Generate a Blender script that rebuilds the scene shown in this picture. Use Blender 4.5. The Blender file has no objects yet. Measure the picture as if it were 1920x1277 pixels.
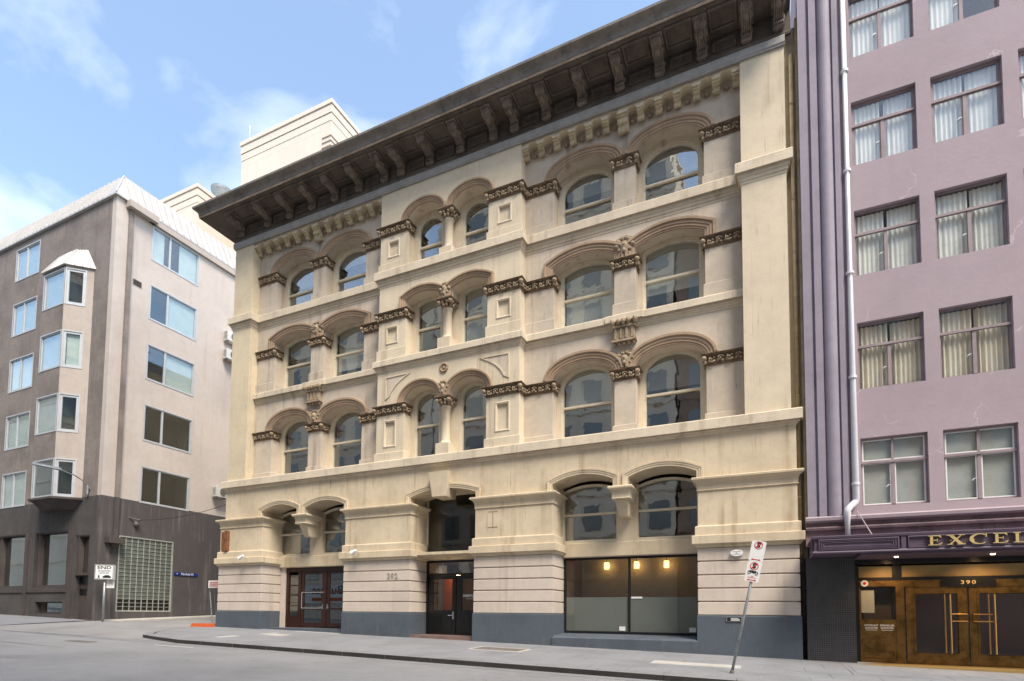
import bpy, math, random
from math import sin, cos, pi, radians
from mathutils import Vector, Matrix
from mathutils.geometry import tessellate_polygon

random.seed(7)
SC = bpy.context.scene
COL = SC.collection

# ------------------------------------------------------------------ camera, sky, sun, exposure
YAW, PITCH, ROLL = 0.428556, 0.0588516, 0.0093852
cam_data = bpy.data.cameras.new('camera')
cam = bpy.data.objects.new('camera', cam_data)
COL.objects.link(cam)
fw = Vector((-sin(YAW) * cos(PITCH), cos(YAW) * cos(PITCH), sin(PITCH)))
rt = Vector((cos(YAW), sin(YAW), 0))
up = rt.cross(fw)
rt, up = cos(ROLL) * rt + sin(ROLL) * up, -sin(ROLL) * rt + cos(ROLL) * up
cam.matrix_world = Matrix.Translation((0, -17, 1.5)) @ Matrix((rt, up, -fw)).transposed().to_4x4()
cam_data.sensor_fit = 'HORIZONTAL'
cam_data.sensor_width = 36
cam_data.lens = 36 * 1039.91 / 1920
cam_data.shift_y = 451.35 / 1920
cam_data.clip_start, cam_data.clip_end = 0.1, 3000
SC.camera = cam

SUN_EL, SUN_AZ = radians(56), radians(130)
world = bpy.data.worlds.new('World')
SC.world = world
world.use_nodes = True
nt = world.node_tree
nt.nodes.clear()
out = nt.nodes.new('ShaderNodeOutputWorld')
bg = nt.nodes.new('ShaderNodeBackground')
sky = nt.nodes.new('ShaderNodeTexSky')
sky.sky_type = 'NISHITA'
sky.sun_disc = False
sky.sun_elevation, sky.sun_rotation = SUN_EL, SUN_AZ
sky.air_density, sky.dust_density, sky.ozone_density = 1.0, 1.1, 0.35
bg.inputs['Strength'].default_value = 0.14
tc = nt.nodes.new('ShaderNodeTexCoord')
mp = nt.nodes.new('ShaderNodeMapping')
mp.inputs['Scale'].default_value = (1.0, 1.0, 1.7)
mp.inputs['Location'].default_value = (0.2, 6.3, 3.1)
n1 = nt.nodes.new('ShaderNodeTexNoise')
n1.inputs['Scale'].default_value = 2.6
n1.inputs['Detail'].default_value = 7
n1.inputs['Roughness'].default_value = 0.52
n1.inputs['Distortion'].default_value = 0.25
rp = nt.nodes.new('ShaderNodeValToRGB')
rp.color_ramp.elements[0].position = 0.46
rp.color_ramp.elements[0].color = (.06, .06, .06, 1)
rp.color_ramp.elements[1].position = 0.80
rp.color_ramp.elements[1].color = (.85, .85, .85, 1)
mx = nt.nodes.new('ShaderNodeMixRGB')
mx.inputs['Color2'].default_value = (9.0, 9.3, 9.8, 1)      # sunlit thin cloud
L = nt.links.new
L(tc.outputs['Generated'], mp.inputs['Vector'])
L(mp.outputs['Vector'], n1.inputs['Vector'])
L(n1.outputs['Fac'], rp.inputs['Fac'])
L(rp.outputs['Color'], mx.inputs['Fac'])
hs = nt.nodes.new('ShaderNodeHueSaturation')
hs.inputs['Saturation'].default_value = 1.06
hs.inputs['Value'].default_value = 1.50
hs.inputs['Hue'].default_value = 0.495
L(sky.outputs['Color'], hs.inputs['Color'])
L(hs.outputs['Color'], mx.inputs['Color1'])
L(mx.outputs['Color'], bg.inputs['Color'])
L(bg.outputs['Background'], out.inputs['Surface'])

sun_data = bpy.data.lights.new('sun', 'SUN')
sun_data.energy = 3.3
sun_data.angle = radians(22)
sun_data.color = (1.0, 0.91, 0.78)
sun = bpy.data.objects.new('sun', sun_data)
COL.objects.link(sun)
sd = Vector((sin(SUN_AZ) * cos(SUN_EL), cos(SUN_AZ) * cos(SUN_EL), sin(SUN_EL)))
sun.location = (20, -30, 40)
sun.rotation_euler = sd.to_track_quat('Z', 'Y').to_euler()

vs = SC.view_settings
vs.view_transform, vs.look, vs.gamma, vs.exposure = 'Standard', 'None', 1.0, 0.74
vs.use_curve_mapping = False
SC.cycles.use_denoising = True
SC.cycles.max_bounces = 8
SC.cycles.transparent_max_bounces = 12
SC.cycles.sample_clamp_indirect = 6.0

# ------------------------------------------------------------------ materials
def srgb(r, g, b):
    f = lambda c: (c / 255 / 12.92) if c / 255 <= 0.04045 else ((c / 255 + 0.055) / 1.055) ** 2.4
    return (f(r), f(g), f(b), 1)

def mat(name, col, rough=0.8, var=0.10, scale=1.2, streak=0.0, streak_col=None, bump=0.15, bscale=18, metal=0.0,
        spec=0.3, patch=None, brick=None, split=None, emit=0.0, brush=None, speck=0.0, crack=None):
    """Painted or bare surface: broad tone drift, rain streaks, optional peeled patches, fine relief."""
    m = bpy.data.materials.new(name)
    m.use_nodes = True
    t = m.node_tree
    N, K = t.nodes.new, t.links.new
    b = t.nodes['Principled BSDF']
    geo = N('ShaderNodeNewGeometry')
    pos = geo.outputs['Position']
    def noise(sc, vec=None, det=5, rgh=0.55):
        n = N('ShaderNodeTexNoise')
        n.inputs['Scale'].default_value = sc
        n.inputs['Detail'].default_value = det
        n.inputs['Roughness'].default_value = rgh
        K(vec if vec is not None else pos, n.inputs['Vector'])
        return n.outputs['Fac']
    def ramp(f, a, c):
        r = N('ShaderNodeMapRange')
        r.interpolation_type = 'SMOOTHSTEP'
        r.inputs['From Min'].default_value = a
        r.inputs['From Max'].default_value = c
        K(f, r.inputs['Value'])
        return r.outputs['Result']
    def mix(f, c1, c2, mode='MIX'):
        x = N('ShaderNodeMixRGB')
        x.blend_type = mode
        for s, v in (('Fac', f), ('Color1', c1), ('Color2', c2)):
            if isinstance(v, (int, float)):
                x.inputs[s].default_value = v
            elif isinstance(v, tuple):
                x.inputs[s].default_value = v
            else:
                K(v, x.inputs[s])
        return x.outputs['Color']
    def scaled(v):
        q = N('ShaderNodeMapping')
        q.inputs['Scale'].default_value = v
        K(pos, q.inputs['Vector'])
        return q.outputs['Vector']
    def math_(op, a, c):
        q = N('ShaderNodeMath')
        q.operation = op
        for i, v in enumerate((a, c)):
            if isinstance(v, (int, float)):
                q.inputs[i].default_value = v
            else:
                K(v, q.inputs[i])
        return q.outputs[0]
    c = tuple(col)
    if split:
        z, low = split
        sx = N('ShaderNodeSeparateXYZ')
        K(pos, sx.inputs[0])
        c = mix(ramp(sx.outputs['Z'], z - 0.01, z + 0.01), tuple(low), c)
    if var:
        dark = tuple(v * (1 - 2.2 * var) for v in col[:3]) + (1,)
        f = ramp(noise(scale, det=6, rgh=0.62), 0.38, 0.72)
        c = mix(math_('MULTIPLY', f, 0.75), c, mix(1.0, c, (1 - 2.2 * var,) * 3 + (1,), 'MULTIPLY'))
        f2 = ramp(noise(scale * 9, det=3), 0.35, 0.75)
        c = mix(math_('MULTIPLY', f2, 0.5), c, mix(1.0, c, (1 - 1.3 * var,) * 3 + (1,), 'MULTIPLY'))
    if streak:
        s1 = ramp(noise(1.0, scaled((3.4, 3.4, 0.16)), 5), 0.50, 0.74)
        s2 = ramp(noise(1.0, scaled((0.7, 0.7, 0.5)), 3), 0.38, 0.62)
        f = math_('MULTIPLY', math_('MULTIPLY', s1, s2), streak)
        sc_ = streak_col or (col[0] * .42, col[1] * .36, col[2] * .30, 1)
        c = mix(f, c, sc_)
        d1 = ramp(noise(1.0, scaled((11, 11, 0.42)), 6, .65), 0.55, 0.66)
        d2 = ramp(noise(1.0, scaled((1.1, 1.1, 1.3)), 4), 0.46, 0.66)
        c = mix(math_('MULTIPLY', math_('MULTIPLY', d1, d2), streak * .8), c, sc_)
        e1 = ramp(noise(26.0, det=8, rgh=.75), 0.60, 0.68)
        c = mix(math_('MULTIPLY', math_('MULTIPLY', e1, d2), streak * .45), c, sc_)
    if speck:
        q1 = ramp(noise(70.0, det=2), 0.42, 0.66)
        c = mix(math_('MULTIPLY', q1, speck), c, mix(1.0, c, (.55, .55, .55, 1), 'MULTIPLY'))
        q2 = ramp(noise(0.55, det=8, rgh=.72), 0.56, 0.70)
        c = mix(math_('MULTIPLY', q2, speck * .55), c, mix(1.0, c, (.62, .60, .58, 1), 'MULTIPLY'))
        q3 = ramp(noise(3.3, det=6, rgh=.7), 0.68, 0.72)
        c = mix(math_('MULTIPLY', q3, speck * .7), c, mix(1.0, c, (.45, .44, .43, 1), 'MULTIPLY'))
    if crack:
        kc, ksc, kw = crack
        wn = N('ShaderNodeTexNoise')
        wn.inputs['Scale'].default_value = 1.7
        wn.inputs['Detail'].default_value = 6
        K(pos, wn.inputs['Vector'])
        av = N('ShaderNodeVectorMath')
        av.operation = 'MULTIPLY_ADD'
        av.inputs[1].default_value = (.9, .9, .9)
        K(wn.outputs['Color'], av.inputs[0])
        K(pos, av.inputs[2])
        vo = N('ShaderNodeTexVoronoi')
        vo.feature = 'DISTANCE_TO_EDGE'
        vo.inputs['Scale'].default_value = ksc
        K(av.outputs[0], vo.inputs['Vector'])
        ln = N('ShaderNodeMapRange')
        ln.inputs['From Min'].default_value = kw
        ln.inputs['From Max'].default_value = kw * .3
        K(vo.outputs['Distance'], ln.inputs['Value'])
        msk = ramp(noise(.45, det=3), 0.50, 0.60)
        c = mix(math_('MULTIPLY', math_('MULTIPLY', ln.outputs['Result'], msk), .75), c, tuple(kc))
    if patch:
        pc, amt = patch
        f = ramp(noise(2.3, det=8, rgh=0.7), amt, amt + 0.03)
        c = mix(f, c, tuple(pc))
    if brush:
        f = ramp(noise(1.0, scaled(brush), 4), 0.3, 0.75)
        c = mix(math_('MULTIPLY', f, 0.35), c, mix(1.0, c, (0.6, 0.6, 0.6, 1), 'MULTIPLY'))
    h = noise(bscale, det=4)
    if brick:
        bw, bh, mort, mcol = brick
        bt = N('ShaderNodeTexBrick')
        bt.inputs['Scale'].default_value = 1.0
        bt.inputs['Brick Width'].default_value = bw
        bt.inputs['Row Height'].default_value = bh
        bt.inputs['Mortar Size'].default_value = mort
        bt.offset = 0.5 if bw > bh * 1.5 else 0.0
        sp = N('ShaderNodeSeparateXYZ')
        cb = N('ShaderNodeCombineXYZ')
        K(pos, sp.inputs[0])
        K(math_('ADD', sp.outputs['X'], sp.outputs['Y']), cb.inputs['X'])
        K(sp.outputs['Z'], cb.inputs['Y'])
        K(cb.outputs[0], bt.inputs['Vector'])
        if mcol:
            c = mix(bt.outputs['Fac'], c, tuple(mcol))
        h = math_('SUBTRACT', h, math_('MULTIPLY', bt.outputs['Fac'], 1.2))
    if isinstance(c, tuple):
        b.inputs['Base Color'].default_value = c
    else:
        K(c, b.inputs['Base Color'])
    b.inputs['Roughness'].default_value = rough
    b.inputs['Metallic'].default_value = metal
    b.inputs['Specular IOR Level'].default_value = spec
    if emit:
        b.inputs['Emission Color'].default_value = tuple(col)
        b.inputs['Emission Strength'].default_value = emit
    if bump:
        bp = N('ShaderNodeBump')
        bp.inputs['Strength'].default_value = bump
        bp.inputs['Distance'].default_value = 0.02
        K(h, bp.inputs['Height'])
        K(bp.outputs['Normal'], b.inputs['Normal'])
    return m

def glass_mat(name, tint=(0.93, 0.95, 0.94, 1), refl=0.07, gain=0.8, wave=0.03, rough=0.0):
    """Thin pane: Fresnel mirror over a tinted clear sheet, a little wavy like old float glass."""
    m = bpy.data.materials.new(name)
    m.use_nodes = True
    t = m.node_tree
    t.nodes.clear()
    N, K = t.nodes.new, t.links.new
    o = N('ShaderNodeOutputMaterial')
    mixs = N('ShaderNodeMixShader')
    tr = N('ShaderNodeBsdfTransparent')
    tr.inputs['Color'].default_value = tint
    gl = N('ShaderNodeBsdfGlossy')
    gl.inputs['Roughness'].default_value = rough
    gl.inputs['Color'].default_value = (0.95, 0.97, 0.97, 1)
    fr = N('ShaderNodeLayerWeight')
    fr.inputs['Blend'].default_value = 0.5
    po = N('ShaderNodeMath')
    po.operation = 'POWER'
    po.inputs[1].default_value = 4.0
    K(fr.outputs['Facing'], po.inputs[0])
    ma = N('ShaderNodeMath')
    ma.operation = 'MULTIPLY_ADD'
    ma.use_clamp = True
    ma.inputs[1].default_value = gain
    ma.inputs[2].default_value = refl
    K(po.outputs[0], ma.inputs[0])
    K(ma.outputs[0], mixs.inputs[0])
    K(tr.outputs[0], mixs.inputs[1])
    K(gl.outputs[0], mixs.inputs[2])
    K(mixs.outputs[0], o.inputs['Surface'])
    if wave:
        g = N('ShaderNodeNewGeometry')
        n = N('ShaderNodeTexNoise')
        n.inputs['Scale'].default_value = 1.6
        n.inputs['Detail'].default_value = 2
        bp = N('ShaderNodeBump')
        bp.inputs['Strength'].default_value = wave
        bp.inputs['Distance'].default_value = 0.1
        K(g.outputs['Position'], n.inputs['Vector'])
        K(n.outputs['Fac'], bp.inputs['Height'])
        K(bp.outputs['Normal'], gl.inputs['Normal'])
        K(bp.outputs['Normal'], fr.inputs['Normal'])
    return m

def emit_mat(name, col, s):
    m = bpy.data.materials.new(name)
    m.use_nodes = True
    t = m.node_tree
    t.nodes.clear()
    o = t.nodes.new('ShaderNodeOutputMaterial')
    e = t.nodes.new('ShaderNodeEmission')
    e.inputs['Color'].default_value = col
    e.inputs['Strength'].default_value = s
    t.links.new(e.outputs[0], o.inputs['Surface'])
    return m

C3 = lambda r, g, b: (r, g, b, 1)
M = {}
M['cream'] = mat('cream_paint', C3(.655, .56, .415), .85, .09, .5, streak=.55, streak_col=C3(.27, .20, .13), bump=.2)
M['cream_brick'] = mat('cream_painted_brick', C3(.66, .56, .395), .85, .09, .6, streak=.4, streak_col=C3(.30, .22, .14), bump=.5,
                       brick=(.24, .086, .008, None), patch=(C3(.36, .27, .17), .735))
M['corbel'] = mat('stained_corbel_paint', C3(.54, .44, .285), .9, .2, 4, streak=.4, bump=.25)
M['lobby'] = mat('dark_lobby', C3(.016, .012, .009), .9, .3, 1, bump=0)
M['grey_stucco'] = mat('grey_stucco', C3(.555, .475, .38), .88, .12, .55, streak=.75, streak_col=C3(.25, .19, .15), bump=.2)
M['string'] = mat('string_course_paint', C3(.655, .56, .425), .85, .11, .8, streak=.6, streak_col=C3(.26, .20, .13), bump=.25)
M['mould'] = mat('moulding_paint', C3(.385, .275, .185), .85, .14, 1.4, streak=.4, bump=.25)
M['rust'] = mat('rusticated_paint', C3(.575, .495, .42), .85, .08, .6, streak=.5, streak_col=C3(.30, .25, .21), bump=.2)
M['ground_cream'] = mat('ground_floor_paint', C3(.625, .52, .37), .85, .11, .6, streak=.7, streak_col=C3(.30, .21, .12), bump=.2)
M['slate'] = mat('slate_blue_paint', C3(.088, .105, .127), .6, .12, .7, streak=.4, streak_col=C3(.14, .13, .12), bump=.15,
                 patch=(C3(.42, .38, .33), .70))
M['carve'] = mat('carved_stone', C3(.23, .16, .105), .9, .28, 5, bump=.4, bscale=40)
M['carve_light'] = mat('carved_stone_light', C3(.40, .31, .21), .9, .25, 5, bump=.3, bscale=40)
M['carve_back'] = mat('carved_ground', C3(.12, .085, .06), .95, .2, 6, bump=.3)
M['cornice'] = mat('sooty_cornice', C3(.135, .112, .092), .9, .25, 1.1, streak=.6, streak_col=C3(.05, .04, .032), bump=.3)
M['cornice_trim'] = mat('cornice_fillet', C3(.36, .275, .20), .9, .25, 2, bump=.2)
M['cornice_cyma'] = mat('cornice_gutter', C3(.23, .205, .18), .85, .22, 1.3, streak=.7, streak_col=C3(.07, .06, .05), bump=.25)
M['console'] = mat('console_stone', C3(.23, .19, .155), .9, .28, 3, bump=.3)
M['lead'] = mat('lead_flashing', C3(.33, .315, .295), .55, .15, 2.5, streak=.4, streak_col=C3(.16, .15, .14), bump=.3, bscale=6, spec=.5)
M['sash'] = mat('sash_paint', C3(.66, .59, .46), .5, .08, 3, streak=.3, bump=.05)
M['glass'] = glass_mat('old_glass', refl=.17, gain=1.0)
M['glass_door'] = glass_mat('door_glass', tint=(.93, .94, .93, 1), refl=.14, gain=1.0, wave=0.0)
M['glass_lobby'] = glass_mat('lobby_glass', tint=(.9, .9, .88, 1), refl=.012, gain=.7, wave=0.0)
M['glass_shop'] = glass_mat('shop_glass', tint=(.95, .96, .94, 1), refl=.035, gain=.8, wave=0.0)
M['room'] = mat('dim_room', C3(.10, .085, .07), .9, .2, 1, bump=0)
M['blind'] = mat('roller_blind', C3(.55, .52, .46), .9, .06, 1, bump=0)
M['blind_grey'] = mat('grey_blind', C3(.34, .31, .27), .9, .08, 1, bump=0)
M['wood'] = mat('mahogany', C3(.042, .014, .009), .35, .25, 3, bump=.1, brush=(14, 14, 1.2), spec=.5)
M['black'] = mat('black_gloss_paint', C3(.008, .008, .008), .28, .0, bump=0, spec=.5)
M['dark_metal'] = mat('dark_metal', C3(.02, .02, .022), .45, .1, 4, bump=0, metal=.3)
M['frost'] = mat('frosted_film', C3(.19, .20, .19), .35, .05, .6, bump=0, spec=.45)
M['red_stone'] = mat('red_step', C3(.19, .125, .11), .7, .15, 4, bump=.2)
M['white'] = mat('white_enamel', C3(.75, .75, .74), .45, .04, 3, bump=0)
M['print_black'] = mat('black_print', C3(.015, .015, .015), .6, .0, bump=0)
M['print_red'] = mat('red_print', C3(.55, .02, .03), .5, .0, bump=0)
M['print_blue'] = mat('blue_enamel', C3(.012, .03, .18), .45, .04, 3, bump=0)
M['grey_num'] = mat('faded_number', C3(.40, .355, .315), .8, .15, 8, bump=.1)
M['galv'] = mat('galvanised_steel', C3(.36, .38, .385), .42, .2, 6, bump=.1, metal=.6)
M['chrome'] = mat('steel_handle', C3(.6, .6, .6), .25, .0, bump=0, metal=1.0)
M['orange'] = mat('orange_block', C3(.55, .11, .035), .6, .1, 5, bump=.1)
M['lamp'] = emit_mat('lit_lamp', (1.0, .58, .18, 1), 3.0)
M['lamp_small'] = emit_mat('lit_downlight', (1.0, .62, .28, 1), 20.0)
M['orange_wall'] = mat('orange_panel', C3(.50, .09, .02), .7, .1, 2, bump=0)
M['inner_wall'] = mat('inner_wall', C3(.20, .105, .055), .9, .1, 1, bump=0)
M['old_pipe'] = mat('cream_pipe', C3(.40, .32, .19), .6, .2, 4, streak=.4, bump=.1)
M['rust_pipe'] = mat('rusty_pipe', C3(.045, .032, .024), .8, .35, 6, bump=.3)
M['plank'] = mat('weathered_timber', C3(.26, .11, .05), .8, .3, 5, bump=.3, brush=(20, 20, 1))
# neighbours
M['purple'] = mat('mauve_paint', C3(.375, .303, .328), .8, .06, .35, streak=.25, streak_col=C3(.33, .25, .255), bump=.2, bscale=10, crack=(C3(.52, .45, .47), .55, .008))
M['purple_trim'] = mat('violet_trim_paint', C3(.285, .25, .30), .65, .12, .7, streak=.35, streak_col=C3(.26, .23, .30), bump=.12, spec=.4)
M['purple_dark'] = mat('plum_awning_paint', C3(.105, .073, .108), .55, .12, 1.2, streak=.25, bump=.1, spec=.4)
M['purple_old'] = mat('peeling_mauve', C3(.27, .19, .205), .85, .2, 1.5, streak=.7, streak_col=C3(.10, .07, .06), bump=.35,
                      patch=(C3(.43, .36, .28), .70))
M['steel_frame'] = mat('mauve_steel_frame', C3(.31, .245, .255), .6, .12, 3, bump=.05)
M['pipe_white'] = mat('white_downpipe', C3(.66, .66, .69), .4, .06, 2, bump=0, spec=.4)
M['curtain'] = mat('sheer_curtain', C3(.84, .84, .80), .9, .06, 2, bump=0)  # hotel curtains; in the taupe building's front windows it imitates white sky reflection
M['sheer_grey'] = mat('grey_sheer', C3(.52, .53, .49), .9, .1, 2, bump=0)
M['curtain_cream'] = mat('cream_curtain', C3(.80, .73, .60), .9, .08, 2, bump=0)
M['glass_hotel'] = glass_mat('hotel_glass', tint=(.97, .98, .975, 1), refl=.06, gain=.9, wave=.02)
M['tile'] = mat('black_mosaic_tile', C3(.035, .036, .038), .4, .25, 3, bump=.5, brick=(.055, .055, .0035, C3(.075, .075, .075)), spec=.5)
M['bronze'] = mat('bronze_frame', C3(.25, .145, .045), .34, .35, 4, bump=.1, metal=.75)
M['brass'] = mat('brass_pull', C3(.55, .32, .12), .28, .1, 4, bump=0, metal=1.0)
M['gold'] = mat('gold_letter', C3(.62, .48, .20), .4, .08, 4, bump=0, metal=.25)
M['amber'] = mat('amber_panel', C3(.33, .215, .075), .5, .12, 1.5, bump=0, spec=.5)
M['taupe'] = mat('taupe_render', C3(.255, .22, .20), .9, .20, .55, streak=.75, streak_col=C3(.13, .105, .095), bump=.5, bscale=14,
                 split=(7.47, C3(.090, .083, .081)))
M['beige'] = mat('beige_render', C3(.56, .495, .445), .9, .08, .4, streak=.35, streak_col=C3(.36, .30, .27), bump=.35, bscale=14,
                 split=(7.47, C3(.090, .081, .080)))
M['beige_bay'] = mat('beige_bay_render', C3(.46, .40, .355), .9, .10, .5, streak=.5, streak_col=C3(.27, .22, .19), bump=.35, bscale=14)
M['brown_paint'] = mat('dark_brown_paint', C3(.085, .070, .065), .8, .15, 1, streak=.3, bump=.2)
M['alum'] = mat('aluminium_frame', C3(.55, .57, .59), .45, .06, 3, bump=0, metal=.3)
M['glass_left'] = glass_mat('mirror_glass', tint=(.88, .93, .93, 1), refl=.13, gain=1.2, wave=.01)
M['roof_metal'] = mat('grey_sheet_metal', C3(.52, .50, .475), .45, .06, .8, streak=.2, bump=.03, metal=.15, spec=.5)
M['glass_block_dark'] = mat('glass_block_dark', C3(.02, .02, .018), .3, .2, 3, bump=.2, spec=.5)
M['print_pink'] = mat('faded_red_print', C3(.55, .20, .18), .6, .2, 5, bump=0)
M['glass_block'] = mat('glass_block', C3(.155, .175, .150), .18, .2, 3, bump=.25, bscale=20, spec=.6)
M['mortar'] = mat('block_mortar', C3(.36, .37, .33), .8, .1, 3, bump=.1)
M['tower'] = mat('cream_tower_render', C3(.66, .58, .49), .9, .04, .3, streak=.1, bump=.05, brick=(3.2, 1.6, .03, C3(.58, .50, .42)))
M['tower_line'] = mat('tower_groove', C3(.33, .24, .16), .9, .1, 1, bump=0)
M['ac_white'] = mat('ac_case', C3(.66, .65, .62), .5, .1, 3, bump=0)
# ground
M['asphalt'] = mat('worn_asphalt', C3(.27, .267, .268), .88, .12, .28, bump=.5, bscale=90, patch=(C3(.225, .222, .222), .62), speck=.6, crack=(C3(.13, .125, .12), .33, .006))
M['lane'] = mat('lane_asphalt', C3(.275, .268, .262), .9, .14, .5, bump=.5, bscale=80, patch=(C3(.34, .32, .29), .66), speck=.5)
M['slab'] = mat('bluestone_slab', C3(.235, .238, .248), .7, .12, .9, bump=.15, bscale=60, speck=.22)
M['kerb_top'] = mat('kerb_top_stone', C3(.22, .22, .225), .75, .12, 1.2, bump=.2, bscale=40)
M['joint'] = mat('slab_joint', C3(.40, .40, .39), .9, .1, 3, bump=.1)
M['kerb'] = mat('bluestone_kerb', C3(.05, .048, .045), .75, .2, 1.4, bump=.25, bscale=30)
M['concrete'] = mat('pale_concrete', C3(.46, .43, .38), .85, .12, 3, bump=.15)
M['iron'] = mat('iron_lid', C3(.17, .15, .135), .7, .25, 8, bump=.4, bscale=50)
M['line_white'] = mat('road_paint', C3(.58, .58, .56), .8, .2, 6, bump=.2)
# opposite side of the street
M['opp_stone'] = mat('opposite_stone', C3(.76, .66, .53), .85, .08, .3, streak=.3, bump=.1)
M['opp_dark'] = mat('opposite_brick', C3(.36, .25, .19), .85, .1, .4, bump=.1)
M['opp_conc'] = mat('opposite_concrete', C3(.80, .70, .57), .85, .06, .3, streak=.3, bump=.1)
M['opp_glass'] = mat('opposite_glass', C3(.22, .24, .25), .12, .0, bump=0, spec=.8)

# ------------------------------------------------------------------ mesh tools
ORG = {}          # world origin of every parent

class MB:
    def __init__(s):
        s.v, s.f = [], []
    def add(s, vs, fs):
        n = len(s.v)
        s.v += [tuple(p) for p in vs]
        s.f += [tuple(i + n for i in f) for f in fs]
        return s
    def box(s, x0, x1, y0, y1, z0, z1):
        return s.add([(x0, y0, z0), (x1, y0, z0), (x1, y1, z0), (x0, y1, z0), (x0, y0, z1), (x1, y0, z1), (x1, y1, z1), (x0, y1, z1)],
                     [(0, 3, 2, 1), (4, 5, 6, 7), (0, 1, 5, 4), (1, 2, 6, 5), (2, 3, 7, 6), (3, 0, 4, 7)])
    def bevel_box(s, x0, x1, y0, y1, z0, z1, b):
        """box whose front (y0) edges are chamfered"""
        vs = [(x0, y0 + b, z0), (x1, y0 + b, z0), (x1, y1, z0), (x0, y1, z0), (x0, y0 + b, z1), (x1, y0 + b, z1), (x1, y1, z1), (x0, y1, z1),
              (x0 + b, y0, z0 + b), (x1 - b, y0, z0 + b), (x1 - b, y0, z1 - b), (x0 + b, y0, z1 - b)]
        return s.add(vs, [(0, 3, 2, 1), (4, 5, 6, 7), (1, 2, 6, 5), (2, 3, 7, 6), (3, 0, 4, 7), (0, 1, 9, 8), (1, 5, 10, 9), (5, 4, 11, 10), (4, 0, 8, 11), (8, 9, 10, 11)])
    def prism(s, poly, a, b, fn, holes=()):
        """poly (and holes) in 2-D, extruded from a to b; fn(u, v, w) -> 3-D"""
        loops = [list(poly)] + [list(h) for h in holes]
        flat = [p for l in loops for p in l]
        tris = tessellate_polygon([[Vector((p[0], p[1], 0)) for p in l] for l in loops])
        n = len(flat)
        vs = [fn(p[0], p[1], a) for p in flat] + [fn(p[0], p[1], b) for p in flat]
        fs = [tuple(t) for t in tris] + [tuple(i + n for i in reversed(t)) for t in tris]
        k = 0
        for l in loops:
            m = len(l)
            for i in range(m):
                j = (i + 1) % m
                fs.append((k + i, k + i + n, k + j + n, k + j))
            k += m
        return s.add(vs, fs)
    def xz(s, poly, y0, y1, holes=()):
        return s.prism(poly, y0, y1, lambda u, v, w: (u, w, v), holes)
    def yz(s, poly, x0, x1, holes=()):
        return s.prism(poly, x0, x1, lambda u, v, w: (w, u, v), holes)
    def xy(s, poly, z0, z1, holes=()):
        return s.prism(poly, z0, z1, lambda u, v, w: (u, v, w), holes)
    def sweep(s, path, prof, fn, closed=False, side=1, cap=True):
        """mitred sweep of prof [(offset, q)] along a 2-D path; side +1 offsets to the left of travel"""
        n = len(path)
        rows = []
        for i in range(n):
            p = Vector(path[i])
            a = Vector(path[i - 1]) if (closed or i > 0) else None
            c = Vector(path[(i + 1) % n]) if (closed or i < n - 1) else None
            d0 = (p - a).normalized() if a is not None else None
            d1 = (c - p).normalized() if c is not None else None
            d0 = d0 or d1
            d1 = d1 or d0
            n0, n1 = Vector((-d0.y, d0.x)) * side, Vector((-d1.y, d1.x)) * side
            m = (n0 + n1) / max(0.25, 1 + n0.dot(n1))
            rows.append([fn(p.x + m.x * o, p.y + m.y * o, q) for o, q in prof])
        k = len(prof)
        vs = [v for r in rows for v in r]
        fs = []
        for i in range(n if closed else n - 1):
            j = (i + 1) % n
            for q in range(k):
                r = (q + 1) % k
                fs.append((i * k + q, i * k + r, j * k + r, j * k + q))
        if cap and not closed:
            fs += [tuple(range(k)), tuple((n - 1) * k + q for q in reversed(range(k)))]
        return s.add(vs, fs)
    def swxz(s, path, prof, closed=False, side=1):
        return s.sweep(path, prof, lambda u, v, q: (u, q, v), closed, side)
    def swxy(s, path, prof, closed=False, side=-1):
        return s.sweep(path, prof, lambda u, v, q: (u, v, q), closed, side)
    def lathe(s, prof, cx, cy, n=16, z0=0.0):
        k = len(prof)
        vs = [(cx + r * cos(2 * pi * i / n), cy + r * sin(2 * pi * i / n), z0 + z) for i in range(n) for r, z in prof]
        fs = [(i * k + q, ((i + 1) % n) * k + q, ((i + 1) % n) * k + q + 1, i * k + q + 1) for i in range(n) for q in range(k - 1)]
        fs += [tuple(i * k for i in reversed(range(n))), tuple(i * k + k - 1 for i in range(n))]
        return s.add(vs, fs)
    def tube(s, pts, r, n=8, r2=None):
        pts = [Vector(p) for p in pts]
        rows = []
        m = len(pts)
        for i, p in enumerate(pts):
            d = (pts[min(i + 1, m - 1)] - pts[max(i - 1, 0)]).normalized()
            u = d.cross(Vector((0, 0, 1)))
            if u.length < 1e-3:
                u = Vector((1, 0, 0))
            u.normalize()
            w = u.cross(d).normalized()
            rr = r if r2 is None else r + (r2 - r) * i / (m - 1)
            rows.append([p + (u * cos(2 * pi * k / n) + w * sin(2 * pi * k / n)) * rr for k in range(n)])
        vs = [v for q in rows for v in q]
        fs = [(i * n + k, i * n + (k + 1) % n, (i + 1) * n + (k + 1) % n, (i + 1) * n + k) for i in range(m - 1) for k in range(n)]
        fs += [tuple(reversed(range(n))), tuple((m - 1) * n + k for k in range(n))]
        return s.add(vs, fs)
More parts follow.
